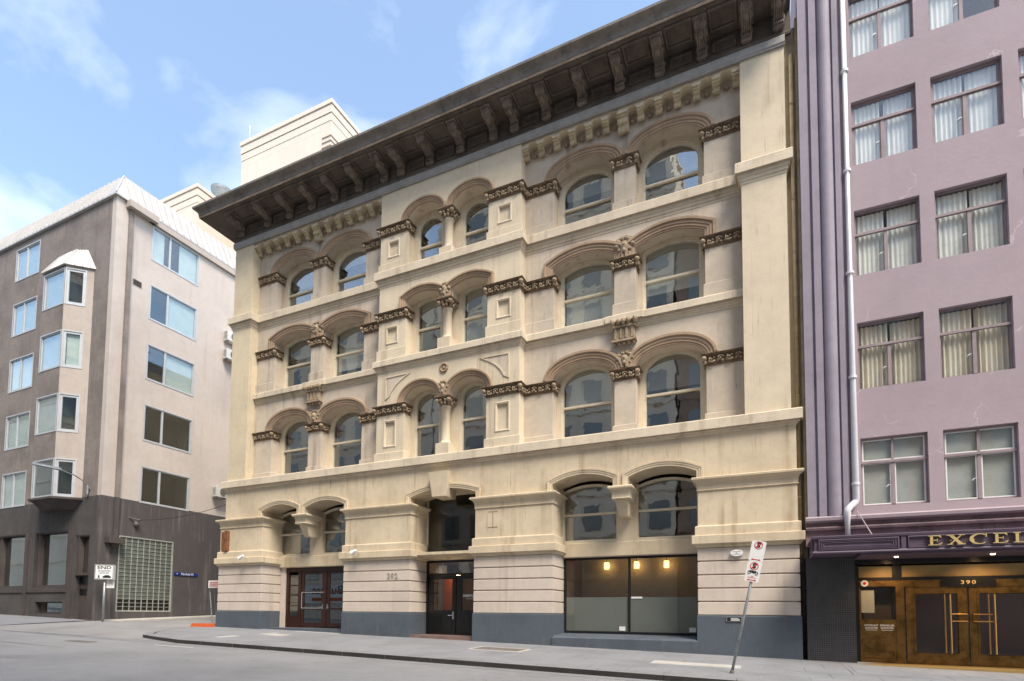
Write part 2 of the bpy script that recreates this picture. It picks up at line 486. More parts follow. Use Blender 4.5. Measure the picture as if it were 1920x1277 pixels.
    def ell(s, c, rx, ry, rz, nu=8, nv=5):
        vs = [(c[0], c[1], c[2] - rz)]
        for j in range(1, nv):
            t = -pi / 2 + pi * j / nv
            vs += [(c[0] + rx * cos(t) * cos(2 * pi * i / nu), c[1] + ry * cos(t) * sin(2 * pi * i / nu), c[2] + rz * sin(t)) for i in range(nu)]
        vs.append((c[0], c[1], c[2] + rz))
        fs = [(0, 1 + (i + 1) % nu, 1 + i) for i in range(nu)]
        for j in range(nv - 2):
            a = 1 + j * nu
            fs += [(a + i, a + (i + 1) % nu, a + nu + (i + 1) % nu, a + nu + i) for i in range(nu)]
        a = 1 + (nv - 2) * nu
        fs += [(a + i, a + (i + 1) % nu, len(vs) - 1) for i in range(nu)]
        return s.add(vs, fs)
    def ring(s, c, R, r, ax='y', a0=0, a1=2 * pi, nu=12, nv=5):
        """torus (arc) round axis ax"""
        pts = []
        for i in range(nu + 1):
            a = a0 + (a1 - a0) * i / nu
            if ax == 'y':
                pts.append((c[0] + R * cos(a), c[1], c[2] + R * sin(a)))
            elif ax == 'x':
                pts.append((c[0], c[1] + R * cos(a), c[2] + R * sin(a)))
            else:
                pts.append((c[0] + R * cos(a), c[1] + R * sin(a), c[2]))
        return s.tube(pts, r, nv)
    def mesh(s, name, o=(0, 0, 0), smooth=False):
        me = bpy.data.meshes.new(name)
        me.from_pydata([(x - o[0], y - o[1], z - o[2]) for x, y, z in s.v], [], s.f)
        me.update()
        import bmesh
        bm = bmesh.new()
        bm.from_mesh(me)
        bmesh.ops.recalc_face_normals(bm, faces=bm.faces)
        bm.to_mesh(me)
        bm.free()
        if smooth:
            for p in me.polygons:
                p.use_smooth = True
        return me
    def build(s, name, m, parent=None, smooth=False):
        xs, ys, zs = zip(*s.v)
        o = ((min(xs) + max(xs)) / 2, (min(ys) + max(ys)) / 2, min(zs))
        me = s.mesh(name, o, smooth)
        me.materials.append(M[m] if isinstance(m, str) else m)
        return link(name, me, o, parent)

def link(name, me, o, parent=None, rot=None):
    ob = bpy.data.objects.new(name, me)
    COL.objects.link(ob)
    po = ORG[parent.name] if parent else (0, 0, 0)
    ob.location = (o[0] - po[0], o[1] - po[1], o[2] - po[2])
    if rot is not None:
        ob.rotation_euler = rot
    if parent:
        ob.parent = parent
    ORG[ob.name] = o
    return ob

def thing(name, loc, label, cat, group=None, rot=None):
    ob = bpy.data.objects.new(name, None)
    COL.objects.link(ob)
    ob.empty_display_size = 0.3
    ob.location = loc
    if rot is not None:
        ob.rotation_euler = rot
    ORG[ob.name] = tuple(loc)
    return tag(ob, label, cat, group)

def tag(ob, label, cat, group=None):
    ob['label'], ob['category'] = label, cat
    if group:
        ob['group'] = group
    return ob

def structure(ob):
    ob['kind'] = 'structure'
    return ob

def text_mesh(txt, size, extrude=0.004, bold=0.0, space=1.0):
    cu = bpy.data.curves.new('lettering', 'FONT')
    cu.body, cu.size, cu.extrude, cu.offset = txt, size, extrude, bold
    cu.align_x, cu.align_y = 'CENTER', 'CENTER'
    cu.space_character = space
    cu.resolution_u = 3
    ob = bpy.data.objects.new('lettering', cu)
    COL.objects.link(ob)
    dg = bpy.context.evaluated_depsgraph_get()
    me = bpy.data.meshes.new_from_object(ob.evaluated_get(dg))
    bpy.data.objects.remove(ob)
    bpy.data.curves.remove(cu)
    return me

def lettering(txt, size, loc, m, parent, rot=(pi / 2, 0, 0), name='lettering', sx=1.0, **kw):
    me = text_mesh(txt, size, **kw)
    me.materials.clear()
    me.materials.append(M[m])
    for p in me.polygons:
        p.material_index = 0
    ob = link(name, me, loc, parent, rot)
    ob.scale = (sx, 1, 1)
    return ob

def arc(cx, zs, a, b, n=18):
    return [(cx - a * cos(pi * i / n), zs + b * sin(pi * i / n)) for i in range(n + 1)]

def seg(cx, zc, a, rise, n=12):
    R = (a * a + rise * rise) / (2 * rise)
    t = math.asin(min(1, a / R))
    return [(cx + R * sin(-t + 2 * t * i / n), zc + rise - R + R * cos(-t + 2 * t * i / n)) for i in range(n + 1)]
# ------------------------------------------------------------------ the slope of the street
def wall_z(x):                       # footpath height along the building line
    return 0.335 - 0.0205 * (x - 0.88)
KERB_Y = -4.87
def path_z(x, y):
    return wall_z(x) + 0.030 * y
def road_z(x, y):
    d = KERB_Y - y                   # metres out from the kerb
    return path_z(x, KERB_Y) - 0.135 + 0.012 * min(d, 4.5) - 0.012 * max(0, d - 4.5)

# ------------------------------------------------------------------ cream commercial building
XC, YC, YB = -10.66, 0.12, 0.54
BAYS = [(-20.87, -13.70), (-7.62, -0.45)]
HOUSE = thing('commercial_building', (XC, 0.1, wall_z(XC)), 'cream Victorian commercial building with arched windows and heavy dark bracketed cornice', 'building')
FL = {2: dict(sill=7.30, base=7.66, capb=9.15, capt=9.48, top=10.84, rise=.545, meet=8.68, apex=9.91),
      3: dict(sill=11.28, base=11.74, capb=12.88, capt=13.21, top=14.30, meet=12.54, apex=13.62),
      4: dict(sill=14.89, base=15.24, capb=16.37, capt=16.71, top=18.16, rise=.475, meet=15.87, apex=16.95)}

def room(mb, x0, x1, y0, y1, z0, z1):
    mb.add([(x0, y0, z0), (x1, y0, z0), (x1, y1, z0), (x0, y1, z0), (x0, y0, z1), (x1, y0, z1), (x1, y1, z1), (x0, y1, z1)],
           [(0, 1, 2, 3), (4, 7, 6, 5), (1, 5, 6, 2), (2, 6, 7, 3), (3, 7, 4, 0)])
    return mb

def sash_window(cx, z0, a, apex, rise, y, zmeet, seg_head, blind=None, label=None, glass='glass', fr=.075):
    zs = apex - rise
    hd = lambda w, r: seg(cx, zs, w, r) if seg_head else arc(cx, zs, w, r, 16)
    path = [(cx - a, z0)] + hd(a, rise) + [(cx + a, z0)]
    mb = MB()
    mb.swxz(path, [(0, y), (-fr * .5, y), (-fr * .55, y + .03), (-fr, y + .03), (-fr, y + .13), (0, y + .13)])
    mb.box(cx - a + fr * .9, cx + a - fr * .9, y + .035, y + .12, z0, z0 + .08)
    w = mb.build('window', 'sash', HOUSE)
    if label:
        w['label'] = label
    up_ = [(cx - a + fr * .8, zmeet)] + hd(a - fr * .8, max(.05, rise - fr * .8)) + [(cx + a - fr * .8, zmeet)]
    MB().xz(up_, y + .06, y + .066).build('pane', glass, w)
    MB().xz([(cx - a + fr * .8, z0 + .05), (cx + a - fr * .8, z0 + .05), (cx + a - fr * .8, zmeet), (cx - a + fr * .8, zmeet)], y + .095, y + .101).build('pane', glass, w)
    mr = MB().box(cx - a + fr * .5, cx + a - fr * .5, y + .012, y + .10, zmeet - .035, zmeet + .035)
    mr.ell((cx - a + fr * .8, y + .03, zmeet - .09), .025, .03, .06)
    mr.ell((cx + a - fr * .8, y + .03, zmeet - .09), .025, .03, .06)
    mr.build('meeting_rail', 'sash', w)
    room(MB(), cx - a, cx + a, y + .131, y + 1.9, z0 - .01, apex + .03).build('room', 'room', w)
    if blind:
        bm, zb = blind
        MB().xz([(cx - a + .1, zb), (cx + a - .1, zb), (cx + a - .1, apex), (cx - a + .1, apex)], y + .20, y + .21).build('blind', bm, w)
    return w

# carved frieze units, shared by every capital
def carve_unit(mb, fn, x, z, s, flip):
    """one scroll-and-leaf unit; fn(u, out, v) -> 3-D"""
    def e(u, o, v, ru, ro, rv):
        c = fn(x + u * s, o * s, z + v * s)
        p = fn(x + u * s + ru * s, o * s + ro * s, z + v * s + rv * s)
        mb.ell(c, max(.008, abs(p[0] - c[0])), max(.008, abs(p[1] - c[1])), max(.008, abs(p[2] - c[2])), 6, 4)
    n = 11
    pts = []
    for i in range(n):
        t = i / (n - 1)
        a = flip * (0.4 + t * 4.6)
        r = (.44 - .27 * t) * s
        pts.append(fn(x + r * cos(a), (.10 + .12 * sin(pi * t)) * s, z + r * sin(a) * .9))
    mb.tube(pts, .10 * s, 5, .06 * s)
    e(0, .16, 0, .15, .14, .15)
    for k in range(4):
        a = k * pi / 2 + .7
        e(.36 * cos(a), .10, .34 * sin(a), .15, .12, .15)

def capital(x0, x1, z0, z1, y, depth, left=True, right=True, wall=0.0):
    h = z1 - z0
    mb = MB()
    pl, pr = (1 if left else 0), (1 if right else 0)
    path = ([(x0, y + depth)] if left else []) + [(x0, y), (x1, y)] + ([(x1, y + depth)] if right else [])
    k = h / .39
    prof = [(-.02, z0 - .02), (.015, z0 - .02), (.03, z0), (.015, z0 + .02), (.02, z0 + .05), (.06 * k, z1 - .07), (.10, z1 - .06), (.10, z1 - .045),
            (.13, z1 - .04), (.13, z1 - .018), (.15, z1 - .014), (.15, z1), (-.02, z1)]
    mb.swxy(path, prof)
    c = mb.build('capital', 'carve', HOUSE)
    g = MB()
    s = (h - .085)
    zc = z0 + .02 + s / 2
    def run(a, b, fn):
        n = max(1, round((b - a) / (s * 1.02)))
        st = (b - a) / n
        for i in range(n):
            carve_unit(g, fn, a + st * (i + .5), zc, s, 1 if i % 2 else -1)
    run(x0 + .03, x1 - .03, lambda u, o, v: (u, y - .045 - o, v))
    if right and depth > .2:
        run(y + .02, y + depth, lambda u, o, v: (x1 + .045 + o, u, v))
    if left and depth > .2:
        run(y + .02, y + depth, lambda u, o, v: (x0 - .045 - o, u, v))
    for xx, on in ((x0, left), (x1, right)):
        if on:
            sg = -1 if xx == x0 else 1
            g.ell((xx + sg * .06, y - .07, z1 - .13), .09, .09, .08, 7, 5)
            g.ell((xx + sg * .03, y - .04, z1 - .25), .05, .05, .06, 6, 4)
    g.build('carving', 'carve_light', c, smooth=True)
    return c

def leaf_boss(x, y, z, w, h, name='leaf_boss'):
    g = MB()
    g.ell((x, y - .05, z), w * .22, .09, h * .30, 8, 6)
    g.ell((x, y - .11, z + h * .05), w * .09, .05, h * .10)
    g.ell((x, y - .09, z - h * .26), w * .12, .06, h * .14)
    for sg in (-1, 1):
        for k, (dx, dz, r) in enumerate(((.30, .30, .15), (.40, .06, .14), (.26, -.20, .12), (.12, .42, .13), (.14, -.40, .09))):
            g.ell((x + sg * w * dx, y - .04, z + h * dz), w * r, .06, h * r * .8, 6, 4)
            g.ring((x + sg * w * dx, y - .05, z + h * dz), w * r * .9, .018, nu=8, nv=4)
    g.box(x - w * .22, x + w * .22, y - .03, y + .04, z - h * .48, z + h * .45)
    return g.build(name, 'carve_light', HOUSE, smooth=True)

RING = lambda y0, w: [(0, y0 + .03), (0, y0 - .025), (w * .16, y0 - .025), (w * .18, y0 - .05), (w * .40, y0 - .05), (w * .43, y0 - .075), (w * .68, y0 - .075),
                      (w * .72, y0 - .115), (w * .94, y0 - .115), (w, y0 - .06), (w, y0 + .03)]

def plinth(x0, x1, y, depth, z0, z1, m):
    mb = MB()
    path = [(x0, y + depth), (x0, y), (x1, y), (x1, y + depth)]
    mb.swxy(path, [(-.02, z0), (.05, z0), (.05, z1 - .03), (.035, z1 - .012), (.0, z1), (-.02, z1)])
    return mb

blinds = {(0, 3, 1): ('blind', 11.9), (1, 3, 0): ('blind', 11.55), (1, 3, 1): ('blind', 12.15), (0, 2, 0): ('blind_grey', 8.7), (0, 2, 1): ('blind_grey', 8.6),
          (1, 2, 0): ('blind', 8.72), (1, 2, 1): ('blind_grey', 8.9), (0, 3, 0): ('blind_grey', 12.9), (0, 4, 0): ('blind_grey', 16.2), (0, 4, 1): ('blind', 16.5), (1, 4, 0): ('blind_grey', 16.3), (1, 4, 1): ('blind_grey', 16.1)}
for bi, (bx0, bx1) in enumerate(BAYS):
    bc = (bx0 + bx1) / 2
    oh = (bx1 - bx0 - 2 * 1.08 - .70) / 4          # half opening
    cs = (bc - .35 - oh, bc + .35 + oh)
    for fl, F in FL.items():
        zc, zt = F['capt'], F['top']
        if fl == 3:
            heads = [[(c - oh, zc), *seg(c, 13.50, oh, .27), (c + oh, zc)] for c in cs]
        else:
            heads = [arc(c, zc, oh, F['rise']) for c in cs]
        # wall above the capitals
        out_ = [(bx0, zc)] + heads[0] + heads[1] + [(bx1, zc), (bx1, zt), (bx0, zt)]
        MB().xz(out_, YB, YB + .43).build('wall_panel', 'grey_stucco', HOUSE)
        for h in heads:
            MB().swxz(h, RING(YB, .345)).build('arch_moulding', 'mould', HOUSE)
        # recessed back wall with the window openings
        wa = .92
        az = F['apex'] + .11
        wins = []
        for c in cs:
            hd = seg(c, az - .22, wa, .22) if fl == 3 else arc(c, az - .66, wa, .66, 18)
            wins += [(c - wa, F['sill'])] + hd + [(c + wa, F['sill'])]
        back = [(bx0, F['sill'])] + wins + [(bx1, F['sill']), (bx1, zt), (bx0, zt)]
        MB().xz(back, YB + .43, YB + .60).build('recess_wall', 'cream', HOUSE)
        for wi, c in enumerate(cs):
            sash_window(c, F['sill'] + .02, wa, az,   .22 if fl == 3 else .66, YB + .47, F['meet'], fl == 3, blinds.get((bi, fl, wi)))
        # pilasters, plinths, capitals
        for px0, px1, lf, rg in ((bx0, bx0 + 1.08, False, True), (bc - .35, bc + .35, True, True), (bx1 - 1.08, bx1, True, False)):
            p = MB().box(px0, px1, YB, YB + .43, F['sill'], zc - .02).build('pilaster', 'grey_stucco', HOUSE)
            plinth(px0, px1, YB, .42, F['sill'] - .02, F['base'], 'grey_stucco').build('plinth', 'grey_stucco', p)
            capital(px0, px1, F['capb'], F['capt'], YB, .42, lf, rg)
        if fl == 3:
            leaf_boss(bc, YB - .02, 13.62, .66, .62)
        if fl == 2:
            leaf_boss(bc, YB - .02, 9.80, .60, .50)
            g = MB()                                # fluted scroll bracket under the string course
            g.box(bc - .33, bc + .33, YB - .16, YB + .02, 10.42, 10.90)
            for k in range(4):
                xx = bc - .27 + .18 * k
                g.box(xx - .035, xx + .035, YB - .20, YB - .15, 10.46, 10.80)
            g.box(bc - .40, bc + .40, YB - .22, YB + .02, 10.36, 10.42)
            for k in range(5):
                g.ell((bc - .32 + .16 * k, YB - .12, 10.30), .05, .08, .05, 6, 4)
            g.box(bc - .38, bc + .38, YB - .22, YB + .02, 10.82, 10.90)
            for xx, r in ((-.37, .10), (-.16, .085), (0, .095), (.16, .085), (.37, .10)):
                g.ell((bc + xx, YB - .22, 11.0), .085, .13, r + .02, 8, 5)
            g.build('scroll_bracket', 'carve_light', HOUSE)
    # arched corbel table under the cornice
    n = 12
    st = (bx1 - bx0 - .2) / n
    xs = [bx0 + .1 + st * i for i in range(n + 1)]
    pts = [(bx0, 18.00)]
    for i in range(n):
        a, b = xs[i] + .11 + (.06 if i == 6 else 0), xs[i + 1] - .11 - (.06 if i == 5 else 0)
        pts += [(a, 18.00)] + arc((a + b) / 2, 18.00, (b - a) / 2, .13, 8)[1:-1] + [(b, 18.00)]
    pts += [(bx1, 18.00), (bx1, 18.20), (bx0, 18.20)]
    MB().xz(pts, .17, YB).build('corbel_table', 'cream', HOUSE)
    for i, x in enumerate(xs):
        big = i == 6
        w = .175 if big else .105
        d = .24 if big else 0
        MB().yz([(.172, 18.02), (.172, 17.97), (.205, 17.965), (.21, 17.91), (.26, 17.905), (.265, 17.85 - d * .5), (.34, 17.84 - d * .5), (.345, 17.77 - d),
                 (.37, 17.72 - d), (.43, 17.70 - d), (.47, 17.72 - d), (.48, 17.76 - d), (YB, 17.76 - d), (YB, 18.02)], x - w, x + w).build('corbel', 'corbel', HOUSE)
        if i < n:
            xm = (x + xs[i + 1]) / 2
            g = MB().ell((xm, YB - .04, 17.83), .085, .09, .06, 8, 5)
            g.build('drop_boss', 'carve_light', HOUSE, smooth=True)

# ---- centre bay: paired arches on a column between panelled pedestals
cx0, cx1 = XC - 3.04, XC + 3.04
for fl, F in FL.items():
    zc, zt = F['capt'], F['top']
    oh = .76
    cs = (XC - 1.02, XC + 1.02)
    if fl == 3:
        heads = [[(c - oh, zc), *seg(c, 13.52, oh, .20), (c + oh, zc)] for c in cs]
    else:
        heads = [arc(c, zc, oh, F['rise'] + .02) for c in cs]
    out_ = [(cx0, zc)] + heads[0] + heads[1] + [(cx1, zc), (cx1, zt), (cx0, zt)]
    MB().xz(out_, YC, YC + .46).build('wall_panel', 'cream', HOUSE)
    for h in heads:
        MB().swxz(h, RING(YC, .258)).build('arch_moulding', 'mould', HOUSE)
    wa, az = .57, F['apex'] + .08
    wins = []
    for c in cs:
        hd = seg(c, az - .16, wa, .16) if fl == 3 else arc(c, az - .48, wa, .48, 16)
        wins += [(c - wa, F['sill'])] + hd + [(c + wa, F['sill'])]
    MB().xz([(cx0 + .1, F['sill'])] + wins + [(cx1 - .1, F['sill']), (cx1 - .1, zt), (cx0 + .1, zt)], YC + .46, YC + .64).build('recess_wall', 'cream', HOUSE)
    for wi, c in enumerate(cs):
        bl = {(2, 0): ('blind_grey', 8.75), (2, 1): ('blind', 8.75), (3, 0): ('blind', 12.6), (3, 1): ('blind', 11.6)}.get((fl, wi))
        sash_window(c, F['sill'] + .02, wa, az, .16 if fl == 3 else .48, YC + .50, F['meet'], fl == 3, bl, fr=.07)
    for px0, px1 in ((cx0, cx0 + 1.27), (cx1 - 1.27, cx1)):
        pm = (px0 + px1) / 2
        q0, q1 = F['base'] + .22, F['capb'] - .26
        hole = [(pm - .26, q0), (pm + .26, q0), (pm + .26, q1), (pm - .26, q1)]
        p = MB().xz([(px0, F['sill']), (px1, F['sill']), (px1, zc - .02), (px0, zc - .02)], YC, YC + .46, []).build('pedestal', 'cream', HOUSE) if False else None
        mb = MB().box(px0, px1, YC + .07, YC + .46, F['sill'], zc - .02)
        mb.xz([(px0, F['sill']), (px1, F['sill']), (px1, zc - .02), (px0, zc - .02)], YC, YC + .068, [hole])
        p = mb.build('pedestal', 'cream', HOUSE)
        MB().swxz(hole, [(-.05, YC + .03), (-.04, YC - .012), (0.0, YC - .025), (.03, YC - .012), (.035, YC + .01), (-.05, YC + .068)], closed=True, side=-1).build('panel_moulding', 'string', p)
        plinth(px0, px1, YC, .42, F['sill'] - .02, F['base'], 'cream').build('plinth', 'cream', p)
        capital(px0, px1, F['capb'], F['capt'], YC, .42, True, True)
    # column
    yc = YC + .20
    r = .172
    zb = F['sill'] + .42 if fl != 4 else F['sill'] + .30
    col = MB().lathe([(r + .05, 0), (r + .07, .03), (r + .05, .06), (r + .01, .09), (r, .14), (r * .93, F['capb'] - zb - .06), (r * .93 + .03, F['capb'] - zb - .04), (r * .93 + .03, F['capb'] - zb)], XC, yc, 20, zb)
    co = col.build('column', 'cream', HOUSE, smooth=False)
    for p_ in co.data.polygons:
        p_.use_smooth = len(p_.vertices) == 4
    MB().bevel_box(XC - .28, XC + .28, YC - .08, YC + .46, F['sill'] - .01, zb, .015).build('column_base', 'cream', HOUSE)
    cb = MB()
    h = zc - F['capb']
    cb.lathe([(.18, 0), (.20, .02), (.19, h * .3), (.24, h * .72), (.26, h - .09)], XC, yc, 16, F['capb'])
    cb.box(XC - .31, XC + .31, YC - .11, YC + .46, zc - .09, zc - .045)
    cb.box(XC - .335, XC + .335, YC - .135, YC + .46, zc - .045, zc - .001)
    cap = cb.build('capital', 'carve', HOUSE)
    g = MB()
    for k in range(10):
        a = 2 * pi * k / 10
        g.ell((XC + .22 * cos(a), yc + .22 * sin(a), F['capb'] + h * .28), .06, .06, .075, 6, 4)
    for k in range(8):
        a = 2 * pi * k / 8 + pi / 8
        g.ell((XC + .26 * cos(a), yc + .26 * sin(a), F['capb'] + h * .56), .07, .07, .06, 6, 4)
    for sx in (-1, 1):
        for sy in (-1, 1):
            g.ell((XC + sx * .24, yc + sy * .24, zc - .15), .09, .09, .075, 7, 5)
    g.build('carving', 'carve_light', cap, smooth=True)
    if fl != 4:
        leaf_boss(XC, YC - .02, zc + .30, .46, .56)
    if fl == 2:
        for sg in (-1, 1):                            # sunk triangular spandrel panels
            tri = [(XC + sg * 1.55, 10.62), (XC + sg * 2.64, 10.62), (XC + sg * 2.62, 9.78)]
            cu = [(XC + sg * (1.02 + 1.50 * cos(a)), 9.55 + 1.12 * sin(a)) for a in (0.28, 0.5, .72, .94)]
            loop = tri + cu
            MB().swxz(loop, [(-.035, YC + .02), (-.03, YC - .03), (.03, YC - .03), (.035, YC + .02)], closed=True).build('spandrel_moulding', 'string', HOUSE)
            sm = [(XC + sg * 2.05 + (x - XC - sg * 2.05) * .86, 10.35 + (z - 10.35) * .86) for x, z in loop]
            MB().xz(sm, YC - .006, YC + .02).build('spandrel_panel', 'grey_stucco', HOUSE)
        MB().ring((XC, YC - .02, 10.56), .15, .045, nu=18, nv=6).ell((XC, YC, 10.56), .08, .05, .08).build('roundel', 'mould', HOUSE, smooth=True)

# ---- end piers
for px0, px1 in ((-22.0, -20.87), (-0.45, 0.75)):
    MB().box(px0, px1, YC, 1.3, 7.2, 18.16).build('end_pier', 'cream_brick' if px0 < -10 else 'cream', HOUSE)

# ---- string courses
def string_prof(w, zb, ze, zt):
    return [(-.03, zb), (.012, zb), (.02, zb + (ze - zb) * .25), (w * .30, zb + (ze - zb) * .32), (w * .30, zb + (ze - zb) * .60), (w * .55, zb + (ze - zb) * .68), (w * .55, ze + .02), (w * .86, ze + .02), (w * .88, ze), (w, ze), (w, zt - .03), (w - .02, zt), (-.03, zt + .03)]
l0, l1, c0, c1, r0, r1 = BAYS[0][0], BAYS[0][1], cx0, cx1, BAYS[1][0], BAYS[1][1]
MB().swxy([(-22.0, 2.0), (-22.0, YC), (l0, YC), (l0, YB), (l1, YB), (l1, YC), (c1, YC), (c1, YB), (r1, YB), (r1, YC), (.75, YC), (.75, .9)],
          string_prof(.17, 14.28, 14.57, 14.885)).build('string_course', 'string', HOUSE)
p3 = [(l0 + .01, YB)]
for bx0, bx1 in BAYS:
    bc = (bx0 + bx1) / 2
    p3 += [(bc - .45, YB), (bc - .45, YB - .05), (bc + .45, YB - .05), (bc + .45, YB)]
    if bx0 == l0:
        p3 += [(l1, YB), (l1, YC), (c1, YC), (c1, YB)]
p3 += [(r1 - .01, YB)]
MB().swxy(p3, string_prof(.16, 10.82, 11.045, 11.28)).build('string_course', 'string', HOUSE)
MB().swxy([(-22.0, 2.0), (-22.0, .12), (.86, .12), (.86, .9)], string_prof(.17, 6.86, 6.99, 7.295)).build('string_course', 'string', HOUSE)
for x0, x1, y in ((l0, l1, YB), (r0, r1, YB), (c0, c1, YC)):   # sills behind the string courses
    for z in (14.89, 11.28):
        MB().box(x0 + .02, x1 - .02, y - .01, y + .6, z - .28, z + .012).build('sill', 'string', HOUSE)
MB().box(-21.9, .7, .10, 1.15, 7.0, 7.312).build('sill', 'string', HOUSE)

# ---- cornice
plan = [(-22.0, 7.0), (-22.0, YC), (.93, YC)]
co = MB().swxy(plan, [(-.03, 18.44), (.05, 18.44), (.06, 18.50), (.04, 18.55), (.04, 18.60), (.0, 18.63), (.0, 19.22), (1.06, 19.26), (1.08, 19.38), (.9, 19.42), (-.03, 19.42)]).build('cornice', 'cornice', HOUSE)
MB().swxy(plan, [(1.04, 19.30), (1.095, 19.28), (1.11, 19.36), (1.04, 19.385)]).build('fillet', 'cornice_trim', co)
MB().swxy(plan, [(1.0, 19.375), (1.115, 19.375), (1.12, 19.43), (1.14, 19.50), (1.19, 19.57), (1.27, 19.62), (1.31, 19.66), (1.315, 19.74), (1.27, 19.76), (.2, 19.85), (.2, 19.5)]).build('gutter', 'cornice_cyma', co)
lp = [(-22.0, 7.0), (-22.0, YC)] + [(-22.0 + 22.78 * i / 60, YC + random.uniform(-.006, .006)) for i in range(1, 60)] + [(.78, YC)]
MB().swxy(lp, [(-.02, 18.16), (.055, 18.15), (.06, 18.19), (.085, 18.22), (.09, 18.40), (.07, 18.445), (-.02, 18.47)]).build('lead_flashing', 'lead', HOUSE)

def console_mesh():
    g = MB()
    s_ = [(0, 0), (-.12, .0), (-.17, .04), (-.18, .10), (-.14, .18), (-.15, .27), (-.24, .36), (-.42, .39), (-.60, .38), (-.72, .40), (-.80, .46), (-.82, .53), (-.80, .60), (0, .60)]
    g.yz([(y, z) for y, z in s_], -.125, .125)
    for xx in (-.11, -.055, 0, .055, .11):
        g.tube([(xx, -.165, .03), (xx, -.195, .10), (xx, -.155, .19), (xx, -.17, .275), (xx, -.25, .345), (xx, -.42, .375), (xx, -.60, .365), (xx, -.73, .385), (xx, -.82, .46), (xx, -.83, .54)], .024, 5)
    g.tube([(-.155, -.70, .48), (.155, -.70, .48)], .10, 10)
    g.tube([(-.15, -.10, .09), (.15, -.10, .09)], .08, 10)
    for sx in (-1, 1):
        g.ring((sx * .14, -.70, .48), .07, .022, 'x', nu=10, nv=4)
        g.ell((sx * .14, -.42, .46), .05, .13, .06, 7, 5)
        g.ell((sx * .13, -.08, .34), .05, .05, .12, 7, 5)
    g.ell((0, -.50, .36), .09, .14, .05, 8, 5)
    g.box(-.20, .20, -.90, .0, .57, .62)
    return g.mesh('console', (0, 0, 0))
cm = console_mesh()
cm.materials.append(M['console'])
CONS = [-21.55, -20.6, -19.89, -18.59, -17.30, -16.06, -14.80, -13.52, -12.72, -11.39, -10.05, -8.67, -7.84, -6.63, -5.34, -4.06, -2.78, -1.50, -.24, .62]
CONS = CONS[0:1] + CONS[2:]
for x in CONS:
    link('console', cm, (x, YC - .01, 18.62), co)
for y in (.9, 2.2, 3.5):
    link('console', cm, (-22.0 + .01, y, 18.62), co, (0, 0, -pi / 2))
for a, b in zip(CONS[:-1], CONS[1:]):
    if b - a > 1.0:
        m0, m1 = a + .29, b - .29
        hole = [(m0, 18.72), (m1, 18.72), (m1, 19.10), (m0, 19.10)]
        MB().swxz(hole, [(0, YC + .01), (0, YC - .05), (.05, YC - .05), (.07, YC - .02), (.11, YC - .02), (.11, YC + .01)], closed=True).build('frieze_panel', 'cornice', co)
        MB().sweep([(m0 + .02, -.20), (m1 - .02, -.20), (m1 - .02, -.74), (m0 + .02, -.74)], [(0, 19.30), (0, 19.19), (.05, 19.17), (.09, 19.20), (.09, 19.30)],
                   lambda u, v, q: (u, v, q), closed=True).build('coffer_frame', 'cornice', co)

# ---- body behind the front
MB().box(-22.0, .75, 3.2, 18, .2, 18.9).box(-22.0, -21.75, 1.3, 3.3, .2, 18.9).box(.5, .75, 1.3, 3.3, .2, 18.9).build('wall_core', 'cream_brick', HOUSE)
MB().box(-21.98, .93, .15, 18, 18.9, 19.6).build('roof', 'lead', HOUSE)
MB().box(.75, 1.10, .42, 3, .1, 18.9).build('side_wall', 'cream_brick', HOUSE)
MB().box(1.035, 1.095, .14, .43, 3.6, 18.9).build('cover_strip', 'old_pipe', HOUSE)

# ---- ground floor
PIERS = [(-22.22, -19.60), (-15.08, -11.96), (-9.26, -6.33), (-1.79, .88)]
COURSE = [1.51, 1.91, 2.30, 2.69, 3.09, 3.50]
PY = .05
for i, (x0, x1) in enumerate(PIERS):
    pier = MB().box(x0 + .06, x1 - .06, PY + .06, 1.22, .2, 5.60).build('pier', 'rust', HOUSE)
    for a, b in zip(COURSE[:-1], COURSE[1:]):
        g = MB()
        e = .016
        for q, ins in ((0, .014), (1, 0)):
            pass
        path = [(x0, 1.215), (x0, PY), (x1, PY), (x1, 1.215)]
        g.swxy(path, [(-.07, a + .017), (-.014, a + .017), (0, a + .030), (0, b - .030), (-.014, b - .017), (-.07, b - .017)])
        g.build('stone_course', 'rust', pier)
    MB().swxy([(x0, 1.21), (x0, PY), (x1, PY), (x1, 1.21)], [(-.06, wall_z(x1) - .35), (.028, wall_z(x1) - .35), (.028, 1.49), (.01, 1.512), (-.06, 1.512)]).build('base', 'slate', pier)
    path = [(x0, 1.21), (x0, PY), (x1, PY), (x1, 1.21)]
    MB().swxy(path, [(-.06, 3.49), (.03, 3.49), (.045, 3.52), (.08, 3.54), (.085, 3.58), (.14, 3.60), (.145, 3.83), (.13, 3.845), (.06, 3.85), (.06, 4.10), (.05, 4.125), (-.02, 4.15), (-.06, 4.15)]).build('band', 'ground_cream', pier)
    MB().swxy(path, [(-.08, 4.14), (-.02, 4.14), (-.02, 5.20), (-.08, 5.20)]).build('block', 'ground_cream', pier)
    MB().swxy(path, [(-.08, 5.17), (.0, 5.17), (.02, 5.19), (.0, 5.21), (.01, 5.34), (.04, 5.42), (.10, 5.48), (.145, 5.50), (.15, 5.55), (.12, 5.57), (-.08, 5.58)]).build('impost', 'ground_cream', pier)

